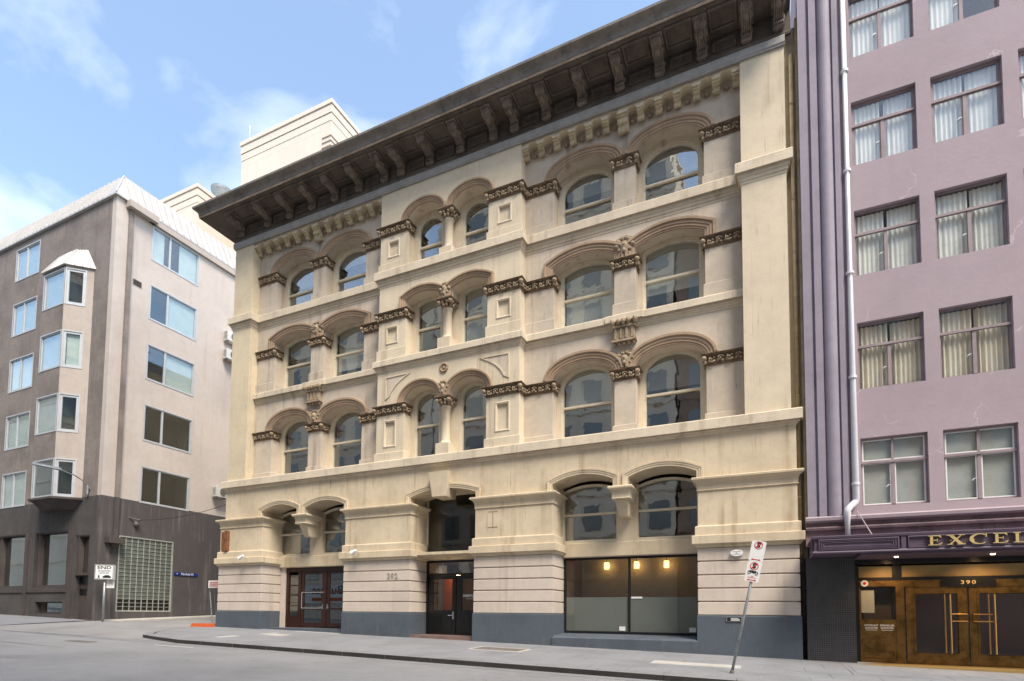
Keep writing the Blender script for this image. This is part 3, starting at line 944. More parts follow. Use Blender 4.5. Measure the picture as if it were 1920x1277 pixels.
GW = []
def gseg(c, a):
    return [(c - a, 5.56), *seg(c, 5.82, a, .235), (c + a, 5.56)]
AR = [(-18.74, 1.02), (-16.22, 1.02), (-10.65, 1.39), (-5.355, 1.02), (-2.825, 1.02)]
out_ = [(-22.0, 5.56)]
for c, a in AR:
    out_ += gseg(c, a)
out_ += [(.86, 5.56), (.86, 6.90), (-22.0, 6.90)]
MB().xz(out_, YC, 1.16).build('ground_wall', 'ground_cream', HOUSE)
for c, a in AR:
    MB().swxz(gseg(c, a), [(0, YC + .03), (0, YC - .02), (.06, YC - .02), (.07, YC - .035), (.125, YC - .035), (.13, YC - .05), (.185, YC - .05), (.19, YC + .03)]).build('arch_moulding', 'ground_cream', HOUSE)
# keystone over the entrance
MB().prism([(-.42, 6.62), (.40, 6.62), (.27, 5.72), (-.29, 5.72)], 0, 1, lambda u, v, w: (-10.66 + u, (YC - .26 if w == 0 else YC + .5) + (0 if w else (v - 6.62) * -.05), v)).build('keystone', 'ground_cream', HOUSE)
# set-back mullion piers with hanging brackets
for c in (-17.48, -4.09):
    g = MB().box(c - .36, c + .36, 1.02, 1.2, 3.90, 5.80)
    mp_ = g.build('mullion_pier', 'ground_cream', HOUSE)
    g = MB().box(c - .23, c + .23, YC + .01, 1.03, 5.50, 5.86)
    g.swxy([(c - .27, 1.03), (c - .27, YC - .02), (c + .27, YC - .02), (c + .27, 1.03)],
           [(-.25, 5.15), (.0, 5.15), (.02, 5.17), (.0, 5.20), (.01, 5.34), (.04, 5.42), (.10, 5.47), (.12, 5.48), (.125, 5.53), (.1, 5.56), (-.25, 5.56)])
    g.box(c - .26, c + .26, YC, 1.03, 5.14, 5.5)
    g.prism([(-.21, 5.15), (.21, 5.15), (.15, 4.66), (-.15, 4.66)], 0, 1, lambda u, v, w: (c + u, YC + .12 + (5.15 - v) * .45 if w == 0 else 1.03, v))
    g.build('hanging_bracket', 'ground_cream', mp_)
for c, a, z0 in ((-18.74, 1.02, 3.95), (-16.22, 1.02, 3.95), (-5.355, 1.02, 3.95), (-2.825, 1.02, 3.95)):
    sash_window(c + (.0), z0, a - .02, 5.93, .22, 1.06, 4.90, True, None, glass='glass')
for x0, x1 in ((-19.58, -15.10), (-6.31, -1.81)):
    MB().swxz([(x0, 3.70), (x1, 3.70)], [(-.24, 1.0), (.2, 1.0), (.24, 1.03), (.24, 1.3), (-.24, 1.3), (-.27, 1.1)]).build('lintel', 'ground_cream', HOUSE)
# jamb infill beside the window heads
for x0, x1 in ((-19.62, -15.06), (-6.35, -1.77)):
    MB().box(x0 - .3, x0 + .02, 1.03, 1.22, 3.9, 5.9).build('jamb', 'ground_cream', HOUSE)
    MB().box(x1 - .02, x1 + .3, 1.03, 1.22, 3.9, 5.9).build('jamb', 'ground_cream', HOUSE)

# entrance: big upper light, slab, transom and black doors
e0, e1 = -11.94, -9.28
w = MB().swxz([(e0 - .02, 3.80), (e0 - .02, 6.06), (e1 + .02, 6.06), (e1 + .02, 3.80)], [(0, 1.12), (-.06, 1.12), (-.06, 1.2), (0, 1.2)], closed=True, side=1).build('window', 'sash', HOUSE)
MB().xz([(e0, 3.82), (e1, 3.82), (e1, 6.05), (e0, 6.05)], 1.15, 1.156).build('pane', 'glass_shop', w)
room(MB(), e0, e1, 1.21, 3.15, 3.55, 6.05).build('room', 'room', w)
MB().yz([(.30, 3.66), (.30, 3.76), (1.22, 3.81), (1.22, 3.52)], e0 + .0, e1 - .0).build('entrance_slab', 'ground_cream', HOUSE)
dr = MB().swxz([(e0, .66), (e0, 3.50), (e1, 3.50), (e1, .66)], [(0, 1.16), (-.07, 1.16), (-.07, 1.26), (0, 1.26)], closed=True, side=1)
dr.box(e0 + .05, e1 - .05, 1.15, 1.26, 2.94, 3.02)
dr = dr.build('entrance_door', 'black', HOUSE)
MB().xz([(e0 + .06, 3.0), (e1 - .06, 3.0), (e1 - .06, 3.45), (e0 + .06, 3.45)], 1.19, 1.196).build('transom_pane', 'glass', dr)
room(MB(), e0 + .02, e1 - .02, 1.27, 3.15, .60, 3.5).build('room', 'inner_wall', dr)
MB().box(-11.42, -11.02, 1.62, 1.66, .66, 2.94).build('orange_panel', 'orange_wall', dr)
MB().box(-11.85, -11.5, 1.9, 1.95, .66, 3.4).build('inner_wall_panel', 'rust', dr)
xm = -10.62
for a, b in ((e0 + .08, xm - .02), (xm + .02, e1 - .08)):
    hole = [(a + .22, 1.62), (b - .16, 1.62), (b - .16, 2.80), (a + .22, 2.80)]
    lf = MB().xz([(a, .70), (b, .70), (b, 2.93), (a, 2.93)], 1.19, 1.24, [hole])
    for k in range(2):
        u0 = a + .14 + k * (b - a - .2) / 2
        lf.box(u0, u0 + (b - a) / 2 - .18, 1.175, 1.20, .86, 1.40)
    lf = lf.build('door_leaf', 'black', HOUSE)
    MB().xz(hole, 1.212, 1.218).build('pane', 'glass_shop', lf)
    if b < -10:
        MB().box(b - .13, b - .07, 1.17, 1.20, 1.28, 1.56).tube([(b - .10, 1.15, 1.42), (b - .30, 1.13, 1.42)], .016, 6).build('handle', 'chrome', lf)
    else:
        lettering('FAIRFAX', .135, (a + .52, 1.205, 2.16), 'white', lf, extrude=.001, bold=.004)
        lettering('HOUSE', .075, (b - .50, 1.205, 2.02), 'white', lf, extrude=.001) if False else MB().box(a + .40, a + .72, 1.204, 1.207, 2.045, 2.058).build('small_lettering', 'white', lf)
MB().box(e0 - .02, e1 + .02, .12, 1.3, wall_z(e0) - .3, .69).build('entrance_step', 'red_stone', HOUSE)
hl = bpy.data.lights.new('hall_lamp', 'POINT')
hl.energy, hl.color, hl.shadow_soft_size = 9, (1, .72, .45), .08
ho_ = bpy.data.objects.new('hall_lamp', hl)
COL.objects.link(ho_)
ho_.location = (-10.7, 1.45, 2.9)
MB().lathe([(.045, 0), (.05, .012)], -10.42, .62, 12, 3.668).build('downlight', 'lamp_small', HOUSE)

# timber double door with side light
t0, t1 = -19.58, -15.10
MB().box(t0, -19.30, 1.12, 1.3, .3, 3.47).build('door_jamb', 'rust', HOUSE)
td = MB().box(-19.30, t1, 1.18, 1.28, 3.26, 3.46).box(-19.30, -19.14, 1.18, 1.28, .82, 3.26).box(-18.60, -18.44, 1.18, 1.28, .82, 3.26).box(-19.14, -18.6, 1.18, 1.28, .82, 1.30)
td.box(-17.12, -16.98, 1.17, 1.28, .86, 3.26)
td = td.build('timber_door', 'wood', HOUSE)
for k in range(4):
    z0 = 1.34 + k * .45
    MB().box(-19.14, -18.6, 1.19, 1.27, z0 - .04, z0).build('glazing_bar', 'wood', td)
    MB().box(-19.12, -18.62, 1.225, 1.231, z0, z0 + .41).build('pane', 'glass_door', td)
for a, b in ((-18.42, -17.12), (-16.98, -15.55)):
    hs = [[(a + .15, z0), (b - .13, z0), (b - .13, z1), (a + .15, z1)] for z0, z1 in ((1.05, 1.60), (1.68, 2.32), (2.40, 3.14))]
    lf = MB().xz([(a, .86), (b, .86), (b, 3.25), (a, 3.25)], 1.2, 1.26, hs).build('door_leaf', 'wood', HOUSE)
    for h in hs:
        MB().xz(h, 1.225, 1.231).build('pane', 'glass_door', lf)
    MB().tube([(b - .05 if a < -18 else a + .05, 1.16, 1.72), (b - .17 if a < -18 else a + .17, 1.15, 1.70)], .016, 6).box((b - .075) if a < -18 else a + .03, (b - .03) if a < -18 else a + .075, 1.18, 1.2, 1.62, 1.86).build('handle', 'chrome', lf)
    if a < -18:
        MB().swxz([(a + .02, 1.66), (a + .02, 2.36), (b + .02, 2.36), (b + .02, 1.66)], [(0, 1.19), (-.02, 1.19), (-.02, 1.2), (0, 1.2)], closed=True, side=1).build('security_frame', 'alum', lf)
room(MB(), -19.3, t1, 1.29, 3.15, .8, 3.46).build('room', 'room', td)
MB().box(t0, t1, .32, 1.3, .25, .82).build('door_step', 'slate', HOUSE)

# shop front
s0, s1, sm_ = -6.30, -1.82, -4.06
sf = MB().box(s0, s1, 1.14, 1.24, 3.36, 3.46).box(s0, s1, 1.14, 1.24, .86, .95).box(s0, s0 + .06, 1.14, 1.24, .95, 3.36).box(s1 - .06, s1, 1.14, 1.24, .95, 3.36).box(sm_ - .035, sm_ + .035, 1.14, 1.24, .95, 3.36)
sf = sf.build('shop_front', 'dark_metal', HOUSE)
for a, b in ((s0 + .06, sm_ - .035), (sm_ + .035, s1 - .06)):
    MB().box(a, b, 1.18, 1.188, .95, 3.36).build('pane', 'glass_shop', sf)
    MB().box(a, b, 1.191, 1.194, .95, 2.085).build('frosted_film', 'frost', sf)
    MB().box(b - .30, b - .10, 1.172, 1.177, .98, 1.12).build('paper_notice', 'white', sf)
MB().box(sm_ + .06, sm_ + .42, 1.172, 1.177, 2.04, 2.10).build('sticker', 'white', sf)
room(MB(), s0, s1, 1.25, 6.5, .8, 3.9).build('room', 'inner_wall', sf)
MB().box(-3.35, s1, 5.2, 5.35, .8, 3.9).build('partition', 'rust', sf)
MB().box(s0 - .0, -5.8, 4.0, 4.1, .8, 3.9).build('partition', 'rust', sf)
MB().yz([(-.02, .2), (1.25, .2), (1.25, .87), (.10, .80), (-.02, .745)], s0 - .02, s1 + .03).build('shop_sill', 'slate', HOUSE)

# fittings on the front
lettering('392', .30, (-12.72, PY - .012, 2.88), 'grey_num', HOUSE, extrude=.012, bold=.004, name='house_number', space=1.15)
for x in (-8.55, ):
    g = MB()
    for dx, dz in ((-.16, .42), (.16, .42), (-.16, -.12), (.16, -.12), (0, .42), (0, -.12)):
        g.ell((x + dx, PY + .02, 4.62 + dz), .022, .02, .022, 6, 4)
    g.box(x - .012, x + .012, PY + .012, PY + .03, 4.50, 5.04).box(x - .16, x + .16, PY + .012, PY + .03, 5.03, 5.05).box(x - .16, x + .16, PY + .012, PY + .03, 4.49, 4.51)
    g.build('fixing_trace', 'mould', HOUSE)
for x in (-20.43, -14.34):
    sp = thing('spotlight', (x, -.09, 3.80), 'small white spotlight on the ledge of the corner pier' if x < -20 else 'small white spotlight on the ledge between timber door and black door', 'spotlight', 'spotlights along the ground floor ledge')
    MB().tube([(x + .12, -.10, 3.80), (x + .12, -.30, 3.84)], .014, 6).build('arm', 'alum', sp)
    MB().tube([(x + .14, -.28, 3.88), (x - .06, -.34, 3.76)], .055, 10, .085).build('shade', 'white', sp)
tb = thing('timber_batten', (-21.85, .05, 4.18), 'weathered brown timber battens fixed to the corner pier of the cream building', 'timber')
MB().box(-22.02, -21.86, -.03, .07, 4.2, 5.02).build('batten', 'plank', tb)
MB().box(-21.80, -21.62, -.07, .07, 4.16, 5.06).build('batten', 'plank', tb)
ov = thing('oval_sign', (-.72, .05, 3.19), 'white oval sign with small print on the rusticated pier', 'sign')
MB().xz([(-.72 + .17 * cos(2 * pi * k / 24), 3.30 + .095 * sin(2 * pi * k / 24)) for k in range(24)], -.03, .05).build('plate', 'white', ov)
lettering('PROTECTED', .042, (-.72, -.034, 3.335), 'grey_num', ov, extrude=.001) if False else None
MB().box(-.83, -.61, -.033, -.030, 3.325, 3.345).box(-.82, -.62, -.033, -.030, 3.255, 3.272).box(-.735, -.705, -.033, -.030, 3.285, 3.31).build('print', 'grey_num', ov)
pq = thing('brass_plaque', (-.82, .02, 1.33), 'dark lettered plaque on the slate blue base beside the sign pole', 'plaque')
MB().box(-1.02, -.61, -.002, .03, 1.335, 1.475).build('plate', 'galv', pq)
MB().box(-1.0, -.63, -.006, -.0015, 1.35, 1.46).build('field', 'print_black', pq)
for k in range(3):
    MB().box(-.90, -.66 - .04 * (k == 2), -.0085, -.0055, 1.365 + .03 * k, 1.38 + .03 * k).build('print_line', 'white', pq)
for k, x in enumerate((-5.30, -4.20, -3.15)):
    pl = thing('pendant_lamp', (x, 3.0, 3.26), 'warm lit square pendant lamp ' + ('in the shop pane beside the wide middle pier' if k == 0 else 'hanging next to the shop window mullion' if k == 1 else 'in the shop pane beside the oval sign pier'), 'lamp', 'pendant lamps inside the shop front')
    MB().box(x - .075, x + .075, 2.93, 3.07, 3.18, 3.42).build('shade', 'lamp', pl)
    MB().tube([(x, 3.0, 3.42), (x, 3.0, 3.9)], .01, 5).build('cord', 'dark_metal', pl)
sl_ = bpy.data.lights.new('shop_lamp_glow', 'POINT')
sl_.energy, sl_.color, sl_.shadow_soft_size = 22, (1, .66, .36), .15
so_ = bpy.data.objects.new('shop_lamp_glow', sl_)
COL.objects.link(so_)
so_.location = (-4.2, 3.4, 3.1)
sr = thing('staircase', (-4.3, 4.5, .8), 'dark staircase with balusters behind the shop window', 'staircase')
MB().tube([(-5.35, 4.2, 2.05), (-3.5, 4.2, 3.1)], .035, 6).build('handrail', 'wood', sr)
for k in range(12):
    x = -5.3 + .155 * k
    MB().box(x - .012, x + .012, 4.19, 4.21, 1.1 + .57 * (.155 * k) , 2.05 + .567 * (.155 * k)).build('baluster', 'wood', sr)
MB().yz([(4.22, .8), (4.9, .8), (4.9, 1.2), (4.22, 1.2)], -5.4, -3.5).build('landing', 'wood', sr)

# downpipes in the gap at the right end
for nm, x, y, r, m, z0, z1, lb in (('drain_pipe', .93, .30, .062, 'old_pipe', 3.2, 17.95, 'cream painted drainpipe in the gap beside the mauve building'),
                                   ('drain_pipe', .965, .26, .07, 'rust_pipe', wall_z(.9) - .05, 3.1, 'rusty black cast iron drainpipe rising from the pavement in the gap')):
    dp = thing(nm, (x, y, z0), lb, 'drainpipe')
    MB().tube([(x, y, z0), (x, y, z1)], r, 12).build('pipe', m, dp, smooth=True)
    z = z0 + 1.6
    while z < z1:
        MB().lathe([(r, 0), (r + .012, .0), (r + .012, .06), (r, .06)], x, y, 12, z).build('collar', m, dp)
        z += 2.9
# ------------------------------------------------------------------ ground
def sheet(name, xs, ys, zf, m, parent=None):
    vs = [(x, y, zf(x, y)) for y in ys for x in xs]
    n = len(xs)
    fs = [(j * n + i, j * n + i + 1, (j + 1) * n + i + 1, (j + 1) * n + i) for j in range(len(ys) - 1) for i in range(n - 1)]
    return MB().add(vs, fs).build(name, m, parent)
fr = lambda a, b, n: [a + (b - a) * i / n for i in range(n + 1)]
structure(sheet('road', fr(-140, 120, 26), [KERB_Y + .02, KERB_Y - 4.5, -16, -30, -80], road_z, 'asphalt'))
def lane_z(x, y):
    return path_z(x, y) - .05 - .085 * min(1, max(0, -y / 4.87))
structure(sheet('lane', fr(-140, -17, 20), [KERB_Y + .03, -3, -1.5, 0, 8, 40, 90], lane_z, 'lane'))
structure(sheet('ground', fr(-600, 600, 4), fr(-600, 600, 4), lambda x, y: -3.4, 'lane'))

EDGE = [(-17.6, KERB_Y + .3), (-18.9, -4.33), (-20.25, -3.98), (-21.15, -3.25), (-21.92, -2.3), (-22.22, -1.0), (-22.22, 6)]
KE = [(60, KERB_Y), (-17.6, KERB_Y), (-19.0, -4.60), (-20.45, -4.25), (-21.4, -3.5), (-22.2, -2.4), (-22.5, -1.0), (-22.5, 6)]
def zpoly(poly, dz, thick, name, m, parent=None):
    tris = tessellate_polygon([[Vector((p[0], p[1], 0)) for p in poly]])
    n = len(poly)
    vs = [(x, y, path_z(x, y) + dz) for x, y in poly] + [(x, y, path_z(x, y) + dz - thick) for x, y in poly]
    fs = [tuple(t) for t in tris] + [(i, (i + 1) % n, n + (i + 1) % n, n + i) for i in range(n)]
    return MB().add(vs, fs).build(name, m, parent)
fp = structure(zpoly([(60, KERB_Y + .3)] + EDGE + [(-22.22, 8), (60, 8)], -.008, .3, 'footpath', 'joint'))
SW, SD = .92, (-KERB_Y - .3) / 5
def slab_mesh(w, d):
    me = MB().box(-w / 2, w / 2, -d / 2, d / 2, -.05, 0).mesh('paving_slab')
    me.materials.append(M['slab'])
    return me
sm1 = slab_mesh(SW - .009, SD - .009)
PLANE = Matrix(((1, 0, .0205), (0, 1, -.030), (-.0205, .030, 1))).to_euler()
for r in range(5):
    y = KERB_Y + .3 + SD * (r + .5)
    x = -17.6 + SW * (.5 if r % 2 else .02) + SW * .5
    while x < 9.5:
        link('paving_slab', sm1, (x, y, path_z(x, y)), fp, PLANE)
        x += SW
zpoly([(-17.6 - .02, KERB_Y + .31)] + [(a, b) for a, b in EDGE[1:-1]] + [(-22.2, .3), (-17.6 - .02, .3)], -.002, .05, 'paving_slab', 'slab', fp)
kb = structure(MB().swxy([(x, y) for x, y in KE], [(-.28, 0), (0, 0), (0, .01), (-.28, .01)], side=-1).build('kerb', 'kerb'))
bpy.data.objects.remove(kb)
kb = None
# kerb stones: one run of separate pieces along the edge
def kerb_piece(pts, parent):
    n = len(pts)
    rows = []
    for i, (x, y) in enumerate(pts):
        a, b = pts[max(i - 1, 0)], pts[min(i + 1, n - 1)]
        d = Vector((b[0] - a[0], b[1] - a[1])).normalized()
        nx, ny = d.y, -d.x                 # towards the footpath
        drop = .115 * min(1, max(0, (y + 1.0) / 2.5)) if x < -21 else 0
        for o, dz in ((.02, -.30), (.0, -.018), (.018, 0), (.29, 0), (.29, -.3)):
            px, py = x + nx * o, y + ny * o
            rows.append((px, py, path_z(px, py) + dz + .002 - (drop if dz > -.1 else 0)))
    fs = []
    for i in range(n - 1):
        for q in range(5):
            r = (q + 1) % 5
            fs.append((i * 5 + q, i * 5 + r, (i + 1) * 5 + r, (i + 1) * 5 + q))
    fs += [(0, 1, 2, 3, 4), tuple((n - 1) * 5 + q for q in (4, 3, 2, 1, 0))]
    o_ = MB().add(rows, fs).build('kerb_stone' if parent else 'kerb', 'kerb_top', parent)
    o_.data.materials.append(M['kerb'])
    for k_, p_ in enumerate(o_.data.polygons):
        if k_ < (n - 1) * 5 and k_ % 5 == 0:
            p_.material_index = 1
    return o_
kb = structure(kerb_piece([(60, KERB_Y), (9.6, KERB_Y)], None))
x = 9.6
while x > -17.0:
    x2 = max(-17.6, x - 1.45)
    kerb_piece([(x - .006, KERB_Y), (x2 + .006, KERB_Y)], kb)
    x = x2
cur = KE[1:]
for a, b in zip(cur[:-1], cur[1:]):
    kerb_piece([(a[0], a[1]), ((a[0] + b[0]) / 2, (a[1] + b[1]) / 2), (b[0], b[1])], kb)
# far footpath before the taupe building
def far_z(x, y):
    return path_z(x, y) + .015 - .12 * max(0, min(1, (x + 38) / 6)) * (1 if y < -.8 else .35)
structure(sheet('footpath', [-140, -60, -44, -38, -36, -34, -32, -31.3], [-4.6, -4.3, -.8, .1], far_z, 'slab'))
structure(MB().box(-140, -37.6, -4.75, -4.55, 0, .01).add([(-140, -4.6, path_z(-140, -4.6)), (-37, -4.6, path_z(-37, -4.6)), (-37, -4.85, path_z(-37, -4.6) - .02), (-140, -4.85, path_z(-140, -4.6) - .02), (-140, -4.86, path_z(-140, -4.6) - .3), (-37, -4.86, path_z(-37, -4.6) - .3)], [(0, 1, 2, 3), (3, 2, 5, 4)]).build('kerb', 'kerb'))
structure(MB().add([(-29.9, .3, lane_z(-29.9, .3) - .1), (-29.9, 14, lane_z(-29.9, 14) - .1), (-31.3, 14, lane_z(-31, 14) - .1), (-31.3, .3, lane_z(-31, .3) - .1),
                    (-29.9, .3, lane_z(-29.9, .3) + .05), (-29.9, 14, lane_z(-29.9, 14) + .14), (-31.3, 14, lane_z(-31, 14) + .16), (-31.3, .3, lane_z(-31, .3) + .06)],
                   [(0, 1, 5, 4), (4, 5, 6, 7), (3, 0, 4, 7)]).build('kerb', 'concrete'))
# patches, seams and paint on the road, each its own sheet
def on_road(pts, dz, m, name):
    tr = tessellate_polygon([[Vector((p[0], p[1], 0)) for p in pts]])
    return structure(MB().add([(x, y, road_z(x, y) + dz) for x, y in pts], [tuple(t) for t in tr]).build(name, m))
on_road([(-27, -4.95), (-14, -4.95), (-14, -5.35), (-27, -5.35)], .005, 'concrete' if False else 'slab', 'gutter_strip')
on_road([(-14, -4.95), (30, -4.95), (30, -5.33), (-14, -5.33)], .005, 'slab', 'gutter_strip')
on_road([(-44, -5.28), (-22.5, -5.02), (-22.5, -5.08), (-44, -5.36)], .009, 'kerb', 'road_seam')
on_road([(-34, -7.9), (-17.2, -8.3), (-17.2, -8.33), (-34, -7.94)], .009, 'kerb', 'road_seam')
on_road([(-60, -7.95), (-17.2, -8.33), (-14, -11), (-60, -11)], .005, 'lane', 'road_patch')
on_road([(-17.2, -5.9), (-15.6, -5.75), (-15.5, -5.87), (-17.1, -6.02)], .009, 'line_white', 'paint_mark')
on_road([(-20.4, -6.4), (-19.3, -6.35), (-19.2, -6.75), (-20.3, -6.8)], .009, 'iron', 'road_cover')
# pit covers in the footpath
def cover(name, x0, x1, y0, y1, label, m, frm='concrete', split_=None):
    t = thing(name, ((x0 + x1) / 2, (y0 + y1) / 2, path_z(x0, y0)), label, 'pit cover')
    o = .11
    def zp(a, b, c, d, dz, th, nm, mm):
        poly = [(a, c), (b, c), (b, d), (a, d)]
        vs = [(x, y, path_z(x, y) + dz) for x, y in poly] + [(x, y, path_z(x, y) - .02) for x, y in poly]
        MB().add(vs, [(0, 1, 2, 3), (0, 4, 5, 1), (1, 5, 6, 2), (2, 6, 7, 3), (3, 7, 4, 0)]).build(nm, mm, t)
    zp(x0, x1, y0, y1, .005, .02, 'frame', frm)
    n = split_ or 1
    w = (x1 - x0 - 2 * o) / n
    for k in range(n):
        zp(x0 + o + w * k + (.02 if k else 0), x0 + o + w * (k + 1), y0 + o, y1 - o, .0095, .02, 'lid', m)
    return t
cover('pit_cover', -8.1, -6.4, -2.45, -1.5, 'rusty iron pit lid in a pale concrete frame before the wide middle pier', 'iron')
cover('pit_cover', -2.62, -.55, -3.0, -2.35, 'pale concrete pit cover with two lids beside the leaning sign pole', 'concrete', 'joint', 2)
cover('pit_cover', 1.75, 3.35, -2.6, -.75, 'large grey pit cover in the pavement before the hotel door', 'slab', 'kerb_top')
cover('pit_cover', -16.9, -16.1, -2.1, -1.5, 'small pale pit cover in the pavement before the timber door', 'concrete', 'concrete')

# ------------------------------------------------------------------ mauve hotel
HOTEL = thing('hotel_building', (5, .1, wall_z(5)), 'mauve painted hotel building with steel windows and a plum awning', 'building')
HX = [2.38 + 1.80 * k for k in range(5)]
HZ = [4.43, 7.61, 10.77, 13.91, 17.05, 20.2]
WY = .12
holes = [[(x, z), (x + 1.48, z), (x + 1.48, z + 1.84), (x, z + 1.84)] for x in HX for z in HZ]
MB().xz([(2.05, 4.1), (11.6, 4.1), (11.6, 24), (2.05, 24)], WY, WY + .30, holes).build('wall', 'purple', HOTEL)
MB().box(1.2, 11.6, 2.2, 14, 0, 24).box(1.2, 2.0, .45, 2.2, 3.6, 24).build('wall_core', 'purple', HOTEL)
def wavy(w, h, amp, n, name):
    vs, fs = [], []
    for i in range(n + 1):
        u = i / n
        yy = amp * sin(u * 2 * pi * n / 7) + amp * .5 * sin(u * 31)
        vs += [(u * w, yy, 0), (u * w, yy * .75, h)]
    for i in range(n):
        fs.append((2 * i, 2 * i + 2, 2 * i + 3, 2 * i + 1))
    me = MB().add(vs, fs).mesh(name, smooth=True)
    return me
cur_me = {}
for nm in ('curtain', 'curtain_cream'):
    cur_me[nm] = wavy(.70, 1.74, .035, 42, 'curtain')
    cur_me[nm].materials.append(M[nm])
for zi, z in enumerate(HZ):
    for xi, x in enumerate(HX):
        low = zi == 0
        fm = MB()
        y0, y1 = WY + .11, WY + .17
        x1, z1, zt = x + 1.48, z + 1.84, z + 1.20
        fm.xz([(x, z), (x1, z), (x1, z1), (x, z1)], y0, y1, [[(x + .05, z + .05), (x1 - .05, z + .05), (x1 - .05, zt - .03), (x + .05, zt - .03)], [(x + .05, zt + .03), (x1 - .05, zt + .03), (x1 - .05, z1 - .05), (x + .05, z1 - .05)]])
        fm.box(x + .69, x + .77, y0 - .015, y1 + .002, z + .05, zt - .03)
        fm.box(x, x1, y0 - .04, y0 + .001, zt - .045, zt + .02)
        if low:
            fm.box(x + .70, x + .76, y0, y1, zt + .03, z1 - .05)
        w = fm.build('window', 'steel_frame', HOTEL)
        for a, b, c, d in ((x + .05, x + .69, z + .05, zt - .03), (x + .77, x1 - .05, z + .05, zt - .03), (x + .05, x1 - .05, zt + .03, z1 - .05)):
            op = (zi == 4 and xi == 0 and b < x + .7)
            p = MB().box(a, b, y0 + .02, y0 + .026, c, d).build('pane', 'glass_hotel', w)
            if low or zi == 3:
                MB().swxz([(a, c), (a, d), (b, d), (b, c)], [(0, y0 + .005), (-.03, y0 + .005), (-.03, y0 + .03), (0, y0 + .03)], closed=True, side=1).build('sash', 'white' if low else 'steel_frame', w)
        MB().box(x + .60, x + .66, y0 - .02, y0, z + .55, z + .57).tube([(x + .63, y0 - .02, z + .56), (x + .56, y0 - .05, z + .50)], .01, 5).build('latch', 'alum', w)
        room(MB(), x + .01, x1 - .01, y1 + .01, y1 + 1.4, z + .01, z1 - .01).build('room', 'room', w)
        if low:
            MB().box(x + .02, x1 - .02, y1 + .03, y1 + .04, z + .03, z1 - .03).build('sheer', 'sheer_grey', w)
        if not low:
            cn = 'curtain_cream' if zi == 1 else 'curtain'
            for k in range(2):
                if zi >= 4 and (xi + zi + k) % 3 == 0:
                    continue
                wd = random.uniform(.93, 1.02)
                cu_ = link('curtain', cur_me[cn], (x + .03 + .72 * k + (.70 * (1 - wd) if k else 0), y1 + .06 + .015 * k, z + .04), w)
                cu_.scale = (wd, random.uniform(.5, 1.3), 1)
# ribbed corner pilaster
cs_ = [(1.10, .5), (1.10, .02), (1.31, .02), (1.33, .06), (1.36, .06), (1.38, -.02), (1.55, -.02), (1.57, .05)]
cs_ += [(1.745 - .165 * cos(pi * k / 10), .05 - .13 * sin(pi * k / 10)) for k in range(11)]
cs_ += [(1.93, .05), (1.95, -.01), (2.05, -.01), (2.07, .04), (2.10, .04), (2.10, .5)]
MB().xy(cs_, 4.12, 24).build('ribbed_pilaster', 'purple_trim', HOTEL)
MB().swxz([(1.04, 4.06), (11.6, 4.06)], [(-.02, .5), (-.02, -.01), (.02, -.10), (.10, -.11), (.13, -.06), (.15, .02), (.15, .5)]).build('sill_moulding', 'purple', HOTEL)
MB().box(1.04, 11.6, .06, .5, 3.40, 4.05).build('frieze', 'purple_old', HOTEL)
MB().swxz([(1.04, 3.86), (11.6, 3.86)], [(-.03, .07), (-.03, -.03), (.03, -.05), (.06, -.02), (.06, .07)]).build('frieze_moulding', 'purple_old', HOTEL)
# awning with panelled fascia
AY = -1.2
aw = MB().box(1.15, 11.6, AY, .06, 3.10, 3.50).build('awning', 'purple_dark', HOTEL)
MB().swxy([(1.15, .055), (1.15, AY), (11.6, AY)], [(0, 3.44), (.05, 3.45), (.06, 3.50), (0, 3.52)]).build('cap_moulding', 'purple_dark', aw)
MB().swxy([(1.15, .055), (1.15, AY), (11.6, AY)], [(0, 3.07), (.04, 3.07), (.05, 3.10), (.03, 3.14), (0, 3.14)]).build('base_moulding', 'purple_dark', aw)
def frame_xz(x0, x1, z0, z1, y, st, parent, m):
    for k in range(st):
        d = .045 * k
        MB().swxz([(x0 + d, z0 + d * .8), (x0 + d, z1 - d * .8), (x1 - d, z1 - d * .8), (x1 - d, z0 + d * .8)],
                  [(0, y), (0, y - .045 + .012 * k), (-.025, y - .05 + .012 * k), (-.035, y)], closed=True, side=1).build('panel_moulding', m, parent)
frame_xz(1.24, 2.92, 3.15, 3.43, AY, 3, aw, 'purple_dark')
MB().box(2.97, 3.06, AY - .03, AY + .01, 3.145, 3.438).build('pilaster_strip', 'purple_dark', aw)
frame_xz(3.10, 8.4, 3.145, 3.437, AY, 1, aw, 'purple_dark')
for k in range(3):
    d = .045 * k
    MB().sweep([(AY + .12 + d, 3.15 + d * .8), (AY + .12 + d, 3.43 - d * .8), (-.1 - d, 3.43 - d * .8), (-.1 - d, 3.15 + d * .8)], [(0, 1.15), (0, 1.15 - .045 + .012 * k), (-.025, 1.10 + .012 * k), (-.035, 1.15)],
               lambda u, v, q: (q, u, v), closed=True, side=1).build('panel_moulding', 'purple_dark', aw)
